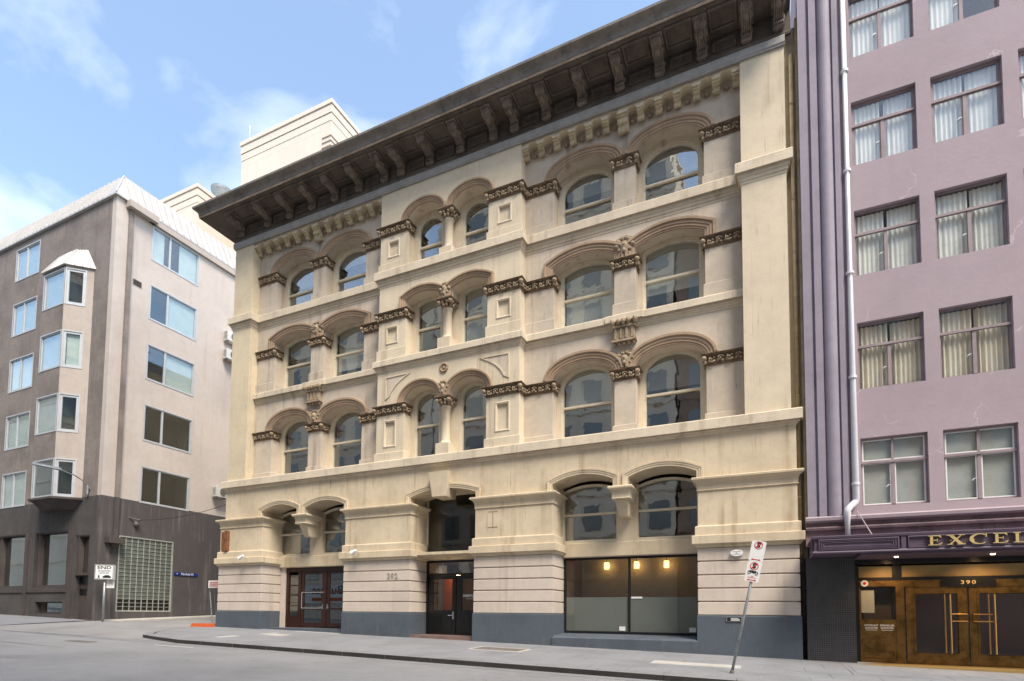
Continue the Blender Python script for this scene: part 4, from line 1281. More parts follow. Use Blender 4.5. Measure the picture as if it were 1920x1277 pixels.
def serif(ch, w, h):
    t, s, k = w * .20, h * .07, w * .13
    P = []
    R = lambda a, b, c, d: P.append([(a, c), (b, c), (b, d), (a, d)])
    if ch == 'E':
        R(w * .14, w * .14 + t, 0, h); R(0, w * .9, 0, s); R(0, w * .88, h - s, h); R(w * .3, w * .66, h * .48, h * .48 + s)
        P.append([(w * .72, s), (w * .9, s), (w, h * .26), (w * .95, h * .26)]); P.append([(w * .72, h - s), (w * .88, h - s), (w * .93, h * .76), (w * .89, h * .76)]); R(w * .62, w * .66, h * .38, h * .66)
    if ch == 'L':
        R(w * .14, w * .14 + t, 0, h); R(0, w * .9, 0, s); R(0, w * .46, h - s, h)
        P.append([(w * .70, s), (w * .9, s), (w, h * .3), (w * .95, h * .3)])
    if ch == 'X':
        P.append([(w * .08, h), (w * .32, h), (w * .95, 0), (w * .70, 0)]); P.append([(w * .80, h), (w * .90, h), (w * .20, 0), (w * .10, 0)])
        R(0, w * .42, h - s, h); R(w * .66, w, h - s, h); R(0, w * .34, 0, s); R(w * .58, w * 1.03, 0, s)
    if ch == 'C':
        o, i = [], []
        for q in range(19):
            a = radians(48 + 264 * q / 18)
            o.append((w * .52 + w * .52 * cos(a), h * .5 + h * .53 * sin(a)))
            i.append((w * .56 + w * .36 * cos(a), h * .5 + h * .46 * sin(a)))
        P.append(o + i[::-1])
        R(w * .86, w * .92, h * .66, h * 1.0)
    return P
lx = 3.48
for ch, w in (('E', .27), ('X', .33), ('C', .34), ('E', .27), ('L', .27)):
    g = MB()
    for q, poly in enumerate(serif(ch, w, .225)):
        g.xz([(lx + u, 3.185 + v) for u, v in poly], AY - .085 - .002 * q, AY - .045)
    g.box(lx + w * .2, lx + w * .3, AY - .05, AY + .01, 3.27, 3.30)
    o = g.build('letter', 'gold', aw)
    lx += w + .085
# entrance
MB().box(1.02, 2.16, -.02, .7, wall_z(2.2) - .3, 3.12).build('tiled_pier', 'tile', HOTEL)
MB().box(2.16, 11.6, .20, .9, 2.90, 3.12).build('door_head', 'black', HOTEL)
MB().box(2.16, 11.6, -1.15, .22, 3.02, 3.09).build('soffit', 'purple_dark', HOTEL)
EY = .46
for a, b in ((2.30, 3.06), (3.26, 8.0)):
    MB().box(a, b, EY + .03, EY + .05, 2.56, 2.86).build('transom_panel', 'amber', HOTEL)
MB().box(2.16, 2.30, EY - .03, EY + .12, .1, 2.92).box(3.06, 3.26, EY - .03, EY + .12, 2.5, 2.92).box(2.16, 8, EY - .04, EY + .12, 2.48, 2.56).build('transom_frame', 'black', HOTEL)
bc_ = MB().box(2.24, 2.34, EY - .02, EY + .06, .30, 2.48).box(3.12, 3.30, EY - .02, EY + .06, .30, 2.48).box(2.34, 3.12, EY - .02, EY + .06, 2.32, 2.48).box(2.34, 3.12, EY - .02, EY + .06, .30, .40).build('booster_cabinet', 'bronze', HOTEL)
MB().box(2.34, 3.12, EY + .02, EY + .03, 1.44, 2.32).build('pane', 'glass_shop', bc_)
room(MB(), 2.34, 3.12, EY + .04, EY + .6, 1.40, 2.32).build('room', 'room', bc_)
MB().box(2.36, 2.66, EY + .10, EY + .12, 1.62, 2.22).build('inner_paper', 'blind', bc_)
MB().box(2.34, 3.12, EY - .005, EY + .05, .70, 1.44).build('lower_panel', 'bronze', bc_)
MB().swxz([(2.38, .44), (2.38, .64), (3.08, .64), (3.08, .44)], [(0, EY), (0, EY - .025), (-.03, EY - .025), (-.04, EY)], closed=True, side=1).box(2.34, 3.12, EY, EY + .05, .40, .70).build('kick_panel', 'bronze', bc_)
for tx, x, z in (('HYDRANT', 2.56, 1.285), ('BOOSTER', 2.56, 1.215), ('SPRINKLER', 2.915, 1.285), ('BOOSTER', 2.915, 1.215)):
    lettering(tx, .066, (x, EY - .008, z), 'white', bc_, extrude=.001, bold=.002)
for x in (2.56, 2.915):
    MB().box(x - .13, x + .13, EY - .008, EY - .005, 1.155, 1.168).build('small_print', 'white', bc_)
for k, (a, b) in enumerate(((3.34, 4.62), (4.66, 5.94))):
    ho = [(a + .16, .55), (b - .16, .55), (b - .16, 2.16), (a + .16, 2.16)]
    lf = MB().xz([(a, .31), (b, .31), (b, 2.30), (a, 2.30)], EY, EY + .06, [ho])
    lf.swxz(ho, [(0, EY + .01), (0, EY - .02), (.03, EY - .02), (.05, EY + .01)], closed=True)
    lf = lf.build('bronze_door', 'bronze', HOTEL)
    MB().xz(ho, EY + .025, EY + .031).build('pane', 'glass_lobby', lf)
    hx = b - .42 if k == 0 else a + .42
    for dx in (-.06, .04):
        MB().tube([(hx + dx, EY - .10 - .05 * (dx > 0), .62), (hx + dx, EY - .10 - .05 * (dx > 0), 2.10)], .022, 8).build('pull_bar', 'brass', lf)
    for z in (1.42, 1.60):
        MB().tube([(hx + .04, EY - .12, z), ((b - .02) if k == 0 else (a + .05), EY - .12, z)], .018, 8).build('push_bar', 'brass', lf)
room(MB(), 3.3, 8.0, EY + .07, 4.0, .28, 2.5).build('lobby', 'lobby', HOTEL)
MB().box(3.30, 8, EY - .03, EY + .08, 2.30, 2.48).build('door_rail', 'bronze', HOTEL)
MB().xz([(4.08, 2.30), (5.2, 2.30), (5.2, 2.46), (4.98, 2.50), (4.64, 2.535), (4.30, 2.50), (4.08, 2.46)], EY - .06, EY - .03).build('number_board', 'black', HOTEL)
lettering('390', .13, (4.64, EY - .066, 2.40), 'gold', HOTEL, extrude=.004, bold=.002, name='house_number', space=1.3, sx=1.35)
MB().box(2.16, 8.5, -.35, .6, .0, .30).build('threshold', 'amber', HOTEL)
fb = thing('alarm_bell', (2.42, EY - .02, 2.32), 'round red and white alarm bell above the hydrant booster panel', 'bell')
MB().prism([(.085 * cos(2 * pi * k / 18), .085 * sin(2 * pi * k / 18)) for k in range(18)], EY - .10, EY - .021, lambda u, v, w: (2.42 + u, w, 2.40 + v)).build('dome', 'white', fb)
MB().prism([(.04 * cos(2 * pi * k / 12), .04 * sin(2 * pi * k / 12)) for k in range(12)], EY - .106, EY - .099, lambda u, v, w: (2.42 + u, w, 2.40 + v)).build('badge', 'print_red', fb)
for k, x in enumerate((3.0, 4.9)):
    MB().lathe([(.04, 0), (.045, .012)], x, -.45, 12, 3.006).build('downlight', 'lamp_small', HOTEL)
    ld = bpy.data.lights.new('downlight_glow', 'SPOT')
    ld.energy, ld.color, ld.spot_size, ld.spot_blend, ld.shadow_soft_size = 55, (1, .62, .30), radians(120), .8, .05
    lo = bpy.data.objects.new('downlight_glow', ld)
    COL.objects.link(lo)
    lo.location = (x, -.40, 2.99)
    lo.rotation_euler = (radians(25), 0, 0)
# white downpipe
wp = thing('downpipe', (2.0, -.1, 3.5), 'white downpipe with a kink running down the mauve wall to the awning', 'downpipe')
px = 2.235
MB().tube([(px, .03, 24), (px, .03, 4.62), (px - .02, .02, 4.55), (px - .16, -.08, 4.40), (px - .22, -.12, 4.32), (px - .225, -.12, 4.22), (px - .225, -.12, 3.50)], .085, 14).build('pipe', 'pipe_white', wp, smooth=True)
for z in (5.0, 7.9, 10.8, 13.7, 16.6, 19.5):
    MB().lathe([(.086, 0), (.098, .0), (.098, .07), (.086, .07)], px, .03, 14, z).build('collar', 'pipe_white', wp)
MB().tube([(2.25, -.02, 4.3), (2.42, -1.0, 3.52)], .014, 6).build('stay_rod', 'purple', wp)
# ------------------------------------------------------------------ taupe corner building with oriel
LB = thing('apartment_building', (-35, 3, wall_z(-33)), 'taupe and beige rendered apartment building with oriel and sheet metal mansard', 'building')
LX = -31.2
ROWS = [(7.46, 9.43), (10.93, 12.92), (14.42, 16.38), (17.87, 19.81), (21.30, 23.23)]
F_ = lambda u, o, v: (u, -o, v)                 # front: u = X
S_ = lambda u, o, v: (LX + o, u, v)             # side: u = Y
def P_(mb, fn, poly, o0, o1, holes=()):
    return mb.prism(poly, o0, o1, lambda u, v, w: fn(u, w, v), holes)
rect = lambda a, b, c, d: [(a, c), (b, c), (b, d), (a, d)]
fh = [rect(-41.05, -38.52, a, b) for a, b in ROWS] + [rect(-41.2, -38.16, 2.76, 5.77), rect(-37.14, -33.98, 2.76, 5.77), rect(-33.24, -31.95, 1.0, 5.45), rect(-36.8, -34.2, 1.28, 1.92)]
P_(MB(), F_, rect(-60, LX, .4, 23.7), -.35, 0, fh).build('wall_front', 'taupe', LB)
sh = [rect(1.95, 4.74, a, b) for a, b in ROWS] + [rect(1.0, 3.92, 1.46, 5.45)]
P_(MB(), S_, rect(.35, 14, .4, 23.7), -.35, 0, sh).build('wall_side', 'beige', LB)
P_(MB(), S_, rect(-.002, .35, .4, 23.7), -.35, .002).build('corner_quoin', 'beige', LB)
MB().box(-60, -33.2, 2.2, 14, .2, 23.7).build('wall_core', 'taupe', LB)
def rect_window(fn, u0, u1, v0, v1, fmat, gmat, mulls=(), fw_=.07, back=.10, name='window', curtain_or_glare=None, proud=.02, parent=LB, mw=.05, roomd=1.2):
    g = MB()
    ms = sorted(mulls)
    es = [u0 + fw_] + [q for m_ in ms for q in (m_ - mw, m_ + mw)] + [u1 - fw_]
    holes_ = [rect(es[i], es[i + 1], v0 + fw_, v1 - fw_) for i in range(0, len(es), 2)]
    P_(g, fn, rect(u0 - .04, u1 + .04, v0 - .04, v1 + .04), 0.003, proud, [rect(u0 + .02, u1 - .02, v0 + .02, v1 - .02)])
    P_(g, fn, rect(u0 + .012, u1 - .012, v0 + .012, v1 - .012), -back, -.012, holes_)
    w = g.build(name, fmat, parent)
    for h in holes_:
        P_(MB(), fn, h, -back + .03, -back + .036).build('pane', gmat, w)
    if roomd:
        q = [fn(u, o, v) for u, v in rect(u0, u1, v0, v1) for o in (-back - .001, -back - roomd)]
        MB().add([q[0], q[2], q[4], q[6], q[1], q[3], q[5], q[7]], [(0, 4, 5, 1), (1, 5, 6, 2), (2, 6, 7, 3), (3, 7, 4, 0), (4, 7, 6, 5)]).build('room', 'room', w)
    if curtain_or_glare:
        for a, b in curtain_or_glare:
            P_(MB(), fn, rect(a, b, v0 + .03, v1 - .03), -back - .05, -back - .04).build('curtain', 'curtain', w)  # in street-front windows these white sheets stand in for sky mirrored in glass
    return w
for k, (a, b) in enumerate(ROWS):
    rect_window(F_, -41.05, -38.52, a, b, 'alum', 'glass_left', (-39.9,), curtain_or_glare=[(-41.0, -38.55)])  # full-width white sheet paints the bright sky reflection into these panes
    rect_window(S_, 1.95, 4.74, a, b, 'alum', 'glass_left', (2.98,), curtain_or_glare=[(2.0, 2.7), (3.6, 4.7)] if k == 4 else [(3.0, 4.72)] if k in (2, 3) else None)
for a, b in ((-41.2, -38.16), (-37.14, -33.98)):
    rect_window(F_, a, b, 2.76, 5.77, 'brown_paint', 'glass_shop' if False else 'glass', (a + .35,), back=.3, proud=.006, mw=.02)
rect_window(F_, -33.0, -31.97, 3.36, 5.43, 'brown_paint', 'glass', (), back=.28, proud=.006)
dr = MB()
P_(dr, F_, rect(-33.24, -31.95, 1.0, 3.36), -.34, -.30)
P_(dr, F_, rect(-33.24, -31.95, 3.30, 3.40), -.34, -.05)
dr = dr.build('door', 'brown_paint', LB)
for z0, z1 in ((2.86, 3.25), (2.30, 2.62)):
    P_(MB(), F_, rect(-33.2, -32.0, z0, z1), -.298, -.28).build('door_panel', 'black', dr)
bw = MB()
P_(bw, F_, rect(-36.8, -34.2, 1.28, 1.92), -.34, -.25, [rect(-36.3, -34.3, 1.36, 1.86)])
bw = bw.build('basement_window', 'brown_paint', LB)
P_(MB(), F_, rect(-36.3, -34.3, 1.36, 1.86), -.30, -.295).build('pane', 'glass', bw)
P_(MB(), F_, rect(-60, -33.7, 2.44, 2.56), 0.002, .05).build('sill_band', 'brown_paint', LB)
for x in (-37.9, -33.62, -31.72):
    P_(MB(), F_, rect(x - .16, x + .16, .6, 5.9 if x != -31.72 else 2.4), 0.002, .06).build('pilaster_strip', 'brown_paint', LB)
# glass block wall
gb = MB()
P_(gb, S_, rect(1.0, 3.92, 1.46, 5.45), -.14, -.10)
P_(gb, S_, rect(.97, 3.95, 1.43, 5.48), -.02, .012, [rect(1.03, 3.89, 1.49, 5.42)])
gb = gb.build('glass_block_panel', 'mortar', LB)
nu_, nv_ = 9, 19
du, dv = 2.86 / nu_, 3.93 / nv_
bm_ = MB().add([(0, -du / 2 + .018, .014), (0, du / 2 - .018, .014), (0, du / 2 - .018, dv - .014), (0, -du / 2 + .018, dv - .014),
                (.05, -du / 2 + .03, .026), (.05, du / 2 - .03, .026), (.05, du / 2 - .03, dv - .026), (.05, -du / 2 + .03, dv - .026)],
               [(4, 5, 6, 7), (0, 1, 5, 4), (1, 2, 6, 5), (2, 3, 7, 6), (3, 0, 4, 7)]).mesh('glass_block')
bm_.materials.append(M['glass_block'])
bm_d = bm_.copy()
bm_d.materials.clear()
bm_d.materials.append(M['glass_block_dark'])
for i in range(nu_):
    for j in range(nv_):
        link('glass_block', bm_ if j > 2 else bm_d, (LX - .098, 1.03 + du * (i + .5), 1.49 + dv * j), gb)
ribs = MB()
for i in range(nu_ + 1):
    P_(MB(), S_, rect(1.03 + du * i - .014, 1.03 + du * i + .014, 1.49, 5.42), -.1, -.012).build('joint', 'mortar', gb)
for j in range(nv_ + 1):
    P_(MB(), S_, rect(1.03, 3.89, 1.49 + dv * j - .011, 1.49 + dv * j + .011), -.1, -.016).build('joint', 'mortar', gb)
# oriel
OB, OC, OD, OA = (-35.9, -.89), (-33.85, -.89), (-32.9, 0), (-36.85, 0)
cd = Vector((OD[0] - OC[0], OD[1] - OC[1]))
cl = cd.length
cd.normalize()
cn = Vector((cd.y, -cd.x))
CF = lambda u, o, v: (OC[0] + cd.x * u + cn.x * o, OC[1] + cd.y * u + cn.y * o, v)
FF = lambda u, o, v: (u, -.89 - o, v)
fh = [rect(OB[0] + .06, OC[0] - .06, a, b) for a, b in ROWS[:4]]
ori = P_(MB(), FF, rect(OB[0], OC[0], 7.40, 20.0), -.08, 0, fh).build('oriel', 'taupe', LB)
ch_ = [rect(.06, cl * .72, a, b) for a, b in ROWS[:4]]
P_(MB(), CF, rect(.003, cl, 7.40, 20.0), -.08, 0, ch_).build('oriel_side', 'beige_bay', LB)
MB().xy([OA, (OA[0] + .08, 0), (OB[0] + .06, OB[1] + .06), OB], 7.4, 20).build('oriel_side', 'taupe', LB)
for k, (a, b) in enumerate(ROWS[:4]):
    rect_window(FF, OB[0] + .06, OC[0] - .06, a, b, 'alum', 'glass_left', (), roomd=.7, curtain_or_glare=[(OB[0] + .08, OC[0] - .08)] if k > 0 else None)  # white sheet behind the oriel front panes imitates reflected sky
    rect_window(CF, .06, cl * .72, a, b, 'alum', 'glass_left', (), fw_=.13, roomd=.5, curtain_or_glare=[(.2, .9)] if k == 2 else None)
def frustum(p0, z0, p1, z1):
    n = len(p0)
    return MB().add([(x, y, z0) for x, y in p0] + [(x, y, z1) for x, y in p1], [tuple(range(n)), tuple(range(n, 2 * n))] + [(i, (i + 1) % n, n + (i + 1) % n, n + i) for i in range(n)])
pl0 = [(-37.0, .0), (-35.96, -1.0), (-33.79, -1.0), (-32.75, .0)]
frustum([(-36.3, 0), (-35.6, -.55), (-34.1, -.55), (-33.4, 0)], 6.85, [OA, OB, OC, OD], 7.32).build('oriel_corbel', 'brown_paint', LB)
MB().xy(pl0, 7.31, 7.42).build('oriel_base', 'brown_paint', LB)
orf = frustum(pl0, 19.98, [(-36.3, .0), (-35.75, -.28), (-34.15, -.28), (-33.6, .0)], 21.28).build('oriel_roof', 'roof_metal', LB)
for k in range(8):
    t = k / 7
    a = Vector((-35.96 + t * 2.17, -1.0, 19.98))
    b = Vector((-35.75 + t * 1.6, -.28, 21.28))
    MB().tube([a + Vector((0, -.01, .01)), b + Vector((0, -.01, .01))], .02, 4).build('seam', 'roof_metal', orf)
for k in range(4):
    t = (k + .3) / 4
    a = Vector((-33.79 + t * 1.04, -1.0 + t, 19.98))
    b = Vector((-34.15 + t * .55, -.28 + t * .28, 21.28))
    MB().tube([a + Vector((.01, -.01, .01)), b + Vector((.01, -.01, .01))], .02, 4).build('seam', 'roof_metal', orf)
# mansard of standing-seam sheets
e, s = .14, .62
rf = MB().box(-60, LX - s, s, 13.4, 25.2, 25.40).box(-60.0, LX + e, -e, 14, 23.66, 23.74).build('roof', 'roof_metal', LB)
FE, FT = 23.74, 25.42
def sheet_piece(b0, b1, t1, t0, parent):
    up_ = Vector(t0) - Vector(b0)
    n_ = (Vector(b1) - Vector(b0)).cross(up_).normalized()
    if n_.z < 0:
        n_ = -n_
    g = MB().add([b0, b1, t1, t0] + [tuple(Vector(q) - n_ * .03) for q in (b0, b1, t1, t0)], [(0, 1, 2, 3), (0, 1, 5, 4), (1, 2, 6, 5), (2, 3, 7, 6), (3, 0, 4, 7)])
    o = n_ * .045
    d = (Vector(b1) - Vector(b0)).normalized() * .03
    if (Vector(t0) - Vector(t1)).length > .02:
        g.add([b0, tuple(Vector(b0) + d), tuple(Vector(t0) + d), t0, tuple(Vector(b0) + o), tuple(Vector(b0) + o + d), tuple(Vector(t0) + o + d), tuple(Vector(t0) + o)],
              [(4, 5, 6, 7), (0, 1, 5, 4), (1, 2, 6, 5), (2, 3, 7, 6), (3, 0, 4, 7)])
    return g.build('roof_sheet', 'roof_metal', parent)
x = LX - s
sheet_piece((x, -e, FE), (LX + e, -e, FE), (x + .001, s, FT), (x, s, FT), rf)
while x > -52:
    sheet_piece((x - .43, -e, FE), (x - .004, -e, FE), (x - .004, s, FT), (x - .43, s, FT), rf)
    x -= .43
y = s
sheet_piece((LX + e, -e, FE), (LX + e, y, FE), (LX - s, y, FT), (LX - s, y - .001, FT), rf)
while y < 11:
    sheet_piece((LX + e, y + .004, FE), (LX + e, y + .43, FE), (LX - s, y + .43, FT), (LX - s, y + .004, FT), rf)
    y += .43
MB().tube([(LX + e, -e, FE + .02), (LX - s, s, FT + .02)], .035, 6).build('hip_cap', 'roof_metal', rf)
MB().box(LX + .003, LX + .16, 1.7, 13, 23.30, 23.62).build('eaves_gutter', 'beige_bay', LB)
# downpipe with boxed head and hopper on the lane wall
lp_ = thing('downpipe', (LX, .72, 5.2), 'taupe downpipe with boxed head and hopper on the beige lane wall', 'downpipe')
MB().box(LX + .003, LX + .15, .62, .83, 5.2, 23.4).build('pipe', 'taupe', lp_)
MB().box(LX + .003, LX + .42, .45, 2.0, 23.30, 23.66).build('head_box', 'beige_bay', lp_)
MB().box(LX + .003, LX + .40, .25, 1.05, 5.0, 5.32).box(LX + .003, LX + .25, .5, .85, 4.82, 5.0).build('hopper', 'brown_paint', lp_)
vn = MB()
P_(vn, S_, rect(1.0, 1.45, 19.35, 19.64), .003, .04)
vn = vn.build('vent_grille', 'taupe', LB)
for k in range(5):
    P_(MB(), S_, rect(1.02, 1.43, 19.38 + .05 * k, 19.40 + .05 * k), .04, .055).build('slat', 'brown_paint', vn)
for k, (y0, z0) in enumerate(((6.56, 18.72), (6.55, 17.54), (6.2, 8.6))):
    ac = thing('air_conditioner', (LX + .3, y0 + .4, z0), ('upper of two white air conditioning units high on the beige lane wall', 'lower of two white air conditioning units high on the beige lane wall', 'single white air conditioning unit low on the beige lane wall')[k], 'air conditioner')
    MB().box(LX + .12, LX + .46, y0, y0 + .85, z0, z0 + .62).build('case', 'ac_white', ac)
    MB().ring((LX + .47, y0 + .5, z0 + .31), .24, .015, 'x', nu=18).build('fan_guard', 'galv', ac)
    MB().prism([(.22 * cos(2 * pi * q / 18), .22 * sin(2 * pi * q / 18)) for q in range(18)], .462, .466, lambda u, v, w: (LX + w, y0 + .5 + u, z0 + .31 + v)).build('fan_face', 'iron', ac)
    for q in range(6):
        MB().box(LX + .16 + .045 * q, LX + .18 + .045 * q, y0 - .006, y0, z0 + .06, z0 + .56).build('fin', 'iron', ac)
    for q in (.1, .7):
        MB().box(LX + .003, LX + .46, y0 + q, y0 + q + .04, z0 - .06, z0 - .001).build('bracket', 'galv', ac)
# street lamp on the taupe front
sl = thing('street_lamp', (-32.26, -.03, 7.5), 'grey street lamp with long arm bolted to the taupe front', 'street lamp')
MB().tube([(-32.26, -.10, 7.55), (-32.26, -.10, 8.02)], .06, 8).box(-32.34, -32.18, -.12, .0, 7.85, 7.95).build('wall_bracket', 'galv', sl)
MB().tube([(-32.26, -.10, 8.0), (-32.26, -.35, 8.24), (-32.26, -.75, 8.42), (-32.26, -1.25, 8.53), (-32.26, -1.5, 8.55)], .03, 6).build('arm', 'galv', sl)
frustum([(-32.36, -2.55), (-32.16, -2.55), (-32.12, -1.35), (-32.40, -1.35)], 8.53, [(-32.32, -2.5), (-32.20, -2.5), (-32.18, -1.4), (-32.34, -1.4)], 8.64).build('lamp_head', 'galv', sl)
# cable across the lane
cb = thing('overhead_cable', (LX, 1.85, 6.4), 'thin black cable with bracket strung across the lane', 'cable')
pts = []
for k in range(17):
    t = k / 16
    pts.append((LX + .25 + t * (-22.05 - LX - .25), 1.85 - .8 * t, 6.42 + .35 * t - .55 * 4 * t * (1 - t) * .5))
MB().tube(pts, .012, 4).build('cable', 'print_black', cb)
MB().tube([(LX, 1.4, 6.5), (LX + .25, 1.85, 6.42)], .03, 5).ell((LX + .1, 1.75, 6.2), .12, .12, .14).tube([(LX, 1.85, 6.3), (LX + .3, 1.85, 6.42)], .03, 5).build('bracket', 'iron', cb)
# street name plate
sn = thing('street_sign', (LX + .05, 4.77, 3.58), 'blue street name plate with white lettering on the dark lane wall', 'sign')
MB().box(LX + .02, LX + .045, 4.05, 5.50, 3.57, 3.74).build('plate', 'print_blue', sn)
lettering('Penfold Pl', .19, (LX + .048, 4.85, 3.655), 'white', sn, (pi / 2, 0, pi / 2), extrude=.001, bold=.002)
MB().tube([(LX + .05, 4.20, 3.62), (LX + .05, 4.24, 3.69)], .012, 4).build('arrow', 'white', sn)

# ------------------------------------------------------------------ towers behind
def tower(name, x0, x1, y0, y1, z1, label, notch=None):
    t = thing(name, ((x0 + x1) / 2, (y0 + y1) / 2, .6), label, 'building')
    MB().box(x0, x1, y0, y1, .3, z1 - 1.7).build('wall', 'tower', t)
    for k, (za, zb, o) in enumerate(((z1 - 1.70, z1 - 1.12, .03), (z1 - 1.04, z1 - .42, .07), (z1 - .34, z1, .14))):
        MB().box(x0 - o, x1 + o, y0 - o, y1 + o, za + .001, zb).build('parapet_band', 'tower', t)
        if k < 2:
            MB().box(x0 - o + .05, x1 + o - .05, y0 - o + .05, y1 + o - .05, zb - .001, zb + .09).build('groove', 'tower_line', t)
    if notch:
        for k in range(4):
            z = z1 - 3.0 - .42 * k
            MB().box(x1 - .9, x1 + .05, y0 - .05, y1 + .02, z, z + .07).build('groove', 'tower_line', t)
    return t
tw = tower('concrete_tower', -40.9, -30.8, 15, 24, 42.3, 'tall cream rendered block with grooved corner behind the dark cornice', True)
MB().box(-39.5, -37.0, 15.3, 17, 42.3, 42.75).build('roof_upstand', 'tower', tw)
MB().tube([(-40.4, 15.3, 42.3), (-40.4, 15.3, 44.0)], .04, 5).build('aerial', 'galv', tw)
t2 = tower('concrete_tower', -58, -46.5, 15, 19, 40.4, 'lower cream rendered block showing over the sheet metal mansard roof')
MB().box(-57, -44, 19, 26, .3, 42.2).build('rear_block', 'tower', t2)
vt = thing('roof_vent', (-50.0, 20, 42.2), 'round galvanised roof vent with flared cap behind the mansard', 'roof vent')
MB().lathe([(.55, 0), (.55, 1.15)], -50.1, 20, 20, 42.2).build('stack', 'tower_line', vt, smooth=False)
MB().lathe([(.58, 0), (.62, .1), (.95, 1.0), (1.0, 1.25), (.92, 1.25), (.85, 1.0)], -50.1, 20, 24, 43.35).build('cowl', 'galv', vt)

# ------------------------------------------------------------------ signs and street clutter
def disc(r, n=20):
    return [(r * cos(2 * pi * k / n), r * sin(2 * pi * k / n)) for k in range(n)]
bx, by = -.69, -3.9
bz = path_z(bx, by)
sp = thing('parking_sign', (bx, by, bz), 'leaning galvanised pole carrying two white no stopping plates', 'sign', rot=(0, radians(11.8), 0))
MB().tube([(bx, by, bz - .05), (bx, by, bz + 2.95)], .03, 10).build('pole', 'galv', sp, smooth=True)
MB().lathe([(.045, 0), (.045, .05), (.03, .07)], bx, by, 10, bz).build('pole_foot', 'iron', sp)
for k, zb in enumerate((bz + 2.04, bz + 2.49)):
    yb = by - .04
    h = .445
    x0 = bx - .145
    pt = MB().xz([(x0 + .02, zb), (x0 + .27, zb), (x0 + .29, zb + .02), (x0 + .29, zb + h - .02), (x0 + .27, zb + h), (x0 + .02, zb + h), (x0, zb + h - .02), (x0, zb + .02)], yb - .004, yb).build('plate', 'white', sp)
    zc = zb + h - .095 if k == 1 else zb + h - .105
    MB().xz([(bx + u, zc + v) for u, v in disc(.085, 24)], yb - .008, yb - .005, [[(bx + u, zc + v) for u, v in disc(.070, 24)]]).build('red_ring', 'print_red', pt)
    lettering('S', .15, (bx, yb - .007, zc), 'print_black', pt, extrude=.001, bold=.006, sx=1.05)
    MB().xz([(bx - .055, zc - .045), (bx - .043, zc - .057), (bx + .057, zc + .043), (bx + .045, zc + .055)], yb - .011, yb - .009).build('red_slash', 'print_red', pt)
    za = zb + .035
    g = MB().xz([(bx - .06, za - .008), (bx + .06, za - .008), (bx + .06, za + .008), (bx - .06, za + .008)], yb - .007, yb - .005)
    g.xz([(bx - .10, za), (bx - .055, za - .02), (bx - .055, za + .02)], yb - .007, yb - .005).xz([(bx + .10, za), (bx + .055, za + .02), (bx + .055, za - .02)], yb - .007, yb - .005)
    g.build('red_arrow', 'print_red', pt)
    if k == 0:
        zm = zb + .20
        for dx in (-.075, .075):
            MB().ring((bx + dx, yb - .007, zm - .01), .028, .006, nu=14, nv=4).build('wheel_mark', 'print_black', pt)
        MB().xz([(bx - .10, zm + .03), (bx - .06, zm + .0), (bx + .02, zm - .02), (bx + .06, zm + .01), (bx + .055, zm + .05), (bx + .03, zm + .035), (bx - .03, zm + .045)], yb - .007, yb - .005).build('motorcycle_mark', 'print_black', pt)
        for z_, tx in ((zb + .115, 'ON'), (zb + .085, 'FOOTPATH')):
            lettering(tx, .034, (bx, yb - .006, z_), 'print_red', pt, extrude=.001)
ex, ey = -30.25, -.15
ez = lane_z(ex, ey)
es_ = thing('traffic_sign', (ex, ey, ez), 'white END SHARED ZONE sign box on a steel pole at the lane corner', 'sign', rot=(0, 0, radians(44)))
MB().tube([(ex, ey, ez - .1), (ex, ey, ez + 2.15)], .055, 10).build('pole', 'galv', es_, smooth=True)
z0 = ez + 2.12
bxs = MB().box(ex - .40, ex + .40, ey - .14, ey + .16, z0, z0 + .74).build('sign_box', 'white', es_)
MB().swxz([(ex - .385, z0 + .015), (ex - .385, z0 + .725), (ex + .385, z0 + .725), (ex + .385, z0 + .015)], [(0, ey - .14), (0, ey - .146), (-.018, ey - .146), (-.018, ey - .14)], closed=True, side=1).build('border', 'print_black', bxs)
lettering('END', .22, (ex, ey - .143, z0 + .59), 'print_black', bxs, extrude=.001, bold=.004, sx=1.35)
lettering('SHARED', .115, (ex, ey - .143, z0 + .42), 'print_black', bxs, extrude=.001, sx=1.3)
lettering('ZONE', .115, (ex, ey - .143, z0 + .315), 'print_black', bxs, extrude=.001, sx=1.3)
g = MB().ell((ex - .22, ey - .142, z0 + .215), .022, .004, .025, 8, 5)
g.xz([(ex - .245, z0 + .19), (ex - .195, z0 + .19), (ex - .19, z0 + .12), (ex - .175, z0 + .05), (ex - .20, z0 + .05), (ex - .22, z0 + .11), (ex - .245, z0 + .05), (ex - .27, z0 + .05), (ex - .25, z0 + .12)], ey - .145, ey - .141).build('walker_mark', 'print_black', bxs)
MB().xz([(ex - .06, z0 + .08), (ex + .30, z0 + .08), (ex + .30, z0 + .15), (ex + .24, z0 + .17), (ex + .20, z0 + .215), (ex + .04, z0 + .215), (ex, z0 + .17), (ex - .06, z0 + .15)], ey - .145, ey - .141).build('car_mark', 'print_black', bxs)
MB().box(ex + .06, ex + .40, ey + .06, ey + .068, z0 - .42, z0 - .03).build('rear_plate', 'white', es_)
MB().xz([(ex + .24 + u, z0 - .12 + v) for u, v in disc(.06, 16)], ey + .052, ey + .058, [[(ex + .24 + u, z0 - .12 + v) for u, v in disc(.045, 16)]]).build('red_ring', 'print_red', es_)
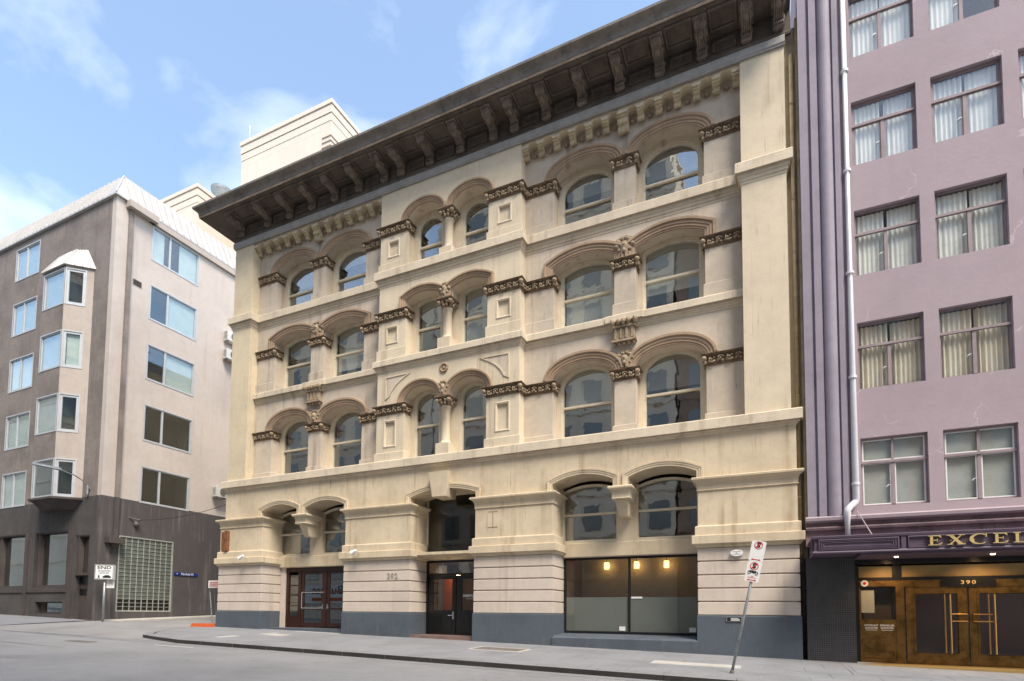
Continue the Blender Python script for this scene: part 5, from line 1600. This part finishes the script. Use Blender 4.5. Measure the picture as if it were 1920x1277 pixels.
# temporary fence end in the lane
tf = thing('temporary_fence', (-23.3, .8, .95), 'galvanised temporary fence panel leaning behind the corner pier', 'fence')
gz = lane_z(-23, .8)
MB().tube([(-23.35, .7, gz + .1), (-23.72, .75, gz + 1.95)], .03, 8).build('upright', 'galv', tf)
MB().tube([(-23.70, .75, gz + 1.85), (-22.3, 1.4, gz + 1.75)], .025, 8).build('top_rail', 'galv', tf)
MB().tube([(-23.35, .72, gz + .2), (-22.2, 1.4, gz + .2)], .02, 8).build('bottom_rail', 'galv', tf)
for k in range(7):
    t = (k + 1) / 8
    MB().tube([(-23.37 + t * 1.1, .72 + t * .65, gz + .2), (-23.70 + t * 1.4, .75 + t * .65, gz + 1.84)], .005, 4).build('wire', 'galv', tf)
sg = MB().box(-23.62, -22.75, .62, .63, gz + 1.78, gz + 2.12).build('notice_board', 'white', tf)
for k in range(3):
    MB().box(-23.52, -22.85, .612, .618, gz + 1.84 + .085 * k, gz + 1.89 + .085 * k).build('red_print', 'print_pink', sg)
fb_ = thing('fence_foot', (-23.2, .1, lane_z(-23.2, .1)), 'orange plastic fence foot block lying by the corner pier', 'fence foot')
frustum([(-23.75, -.12), (-22.55, .25), (-22.65, .52), (-23.85, .15)], lane_z(-23.2, .1) - .02, [(-23.68, -.08), (-22.62, .25), (-22.70, .46), (-23.78, .13)], lane_z(-23.2, .1) + .16).build('block', 'orange', fb_)

# ------------------------------------------------------------------ opposite side of the street (seen only in the window glass)
wm = MB().xz([(-.75, 0), (.75, 0), (.75, 2.1), (-.75, 2.1)], 0, .06).mesh('window')
wm.materials.append(M['opp_glass'])
for k, (x0, x1, h, m, st, lb) in enumerate(((-140, -28.2, 33, 'opp_stone', 3.1, 'pale stone office block mirrored in the ground floor glass'),
                                            (-28, -6.2, 40, 'opp_conc', 2.7, 'grey concrete office block mirrored in the arched windows'),
                                            (-6, 16, 31, 'opp_dark', 3.0, 'low brown brick building mirrored in the shop glass'),
                                            (16.2, 44, 23, 'opp_stone', 3.3, 'tall pale stone block across the street from the hotel'))):
    yb = -25
    b = thing('street_building', ((x0 + x1) / 2, yb, 0), lb, 'building', 'buildings across the street')
    MB().box(x0, x1, yb - 12, yb, -1, h).build('wall', m, b)
    MB().box(x0 - .1, x1 + .1, yb - 12.2, yb + .3, h, h + .5).build('parapet', m, b)
    z = 4.9
    while z + 2.6 < h:
        MB().box(x0, x1, yb - .1, yb + .12, z - .55, z - .30).build('floor_band', m, b)
        x = max(x0, -76) + 1.6
        while x < x1 - 1.2:
            link('window', wm, (x, yb + .02, z), b)
            x += st
        z += 3.5
    if k == 0:
        MB().box(-45.2, -37.0, yb, yb + .10, 2.4, 4.6).build('sign_board', 'white', b)
        lettering('Budget', 1.25, (-41.3, yb + .105, 3.75), 'print_black', b, (pi / 2, 0, pi), extrude=.002, bold=.01, sx=1.2)
        MB().box(-43.4, -38.2, yb + .10, yb + .11, 2.65, 3.0).build('orange_stripe', 'orange', b)
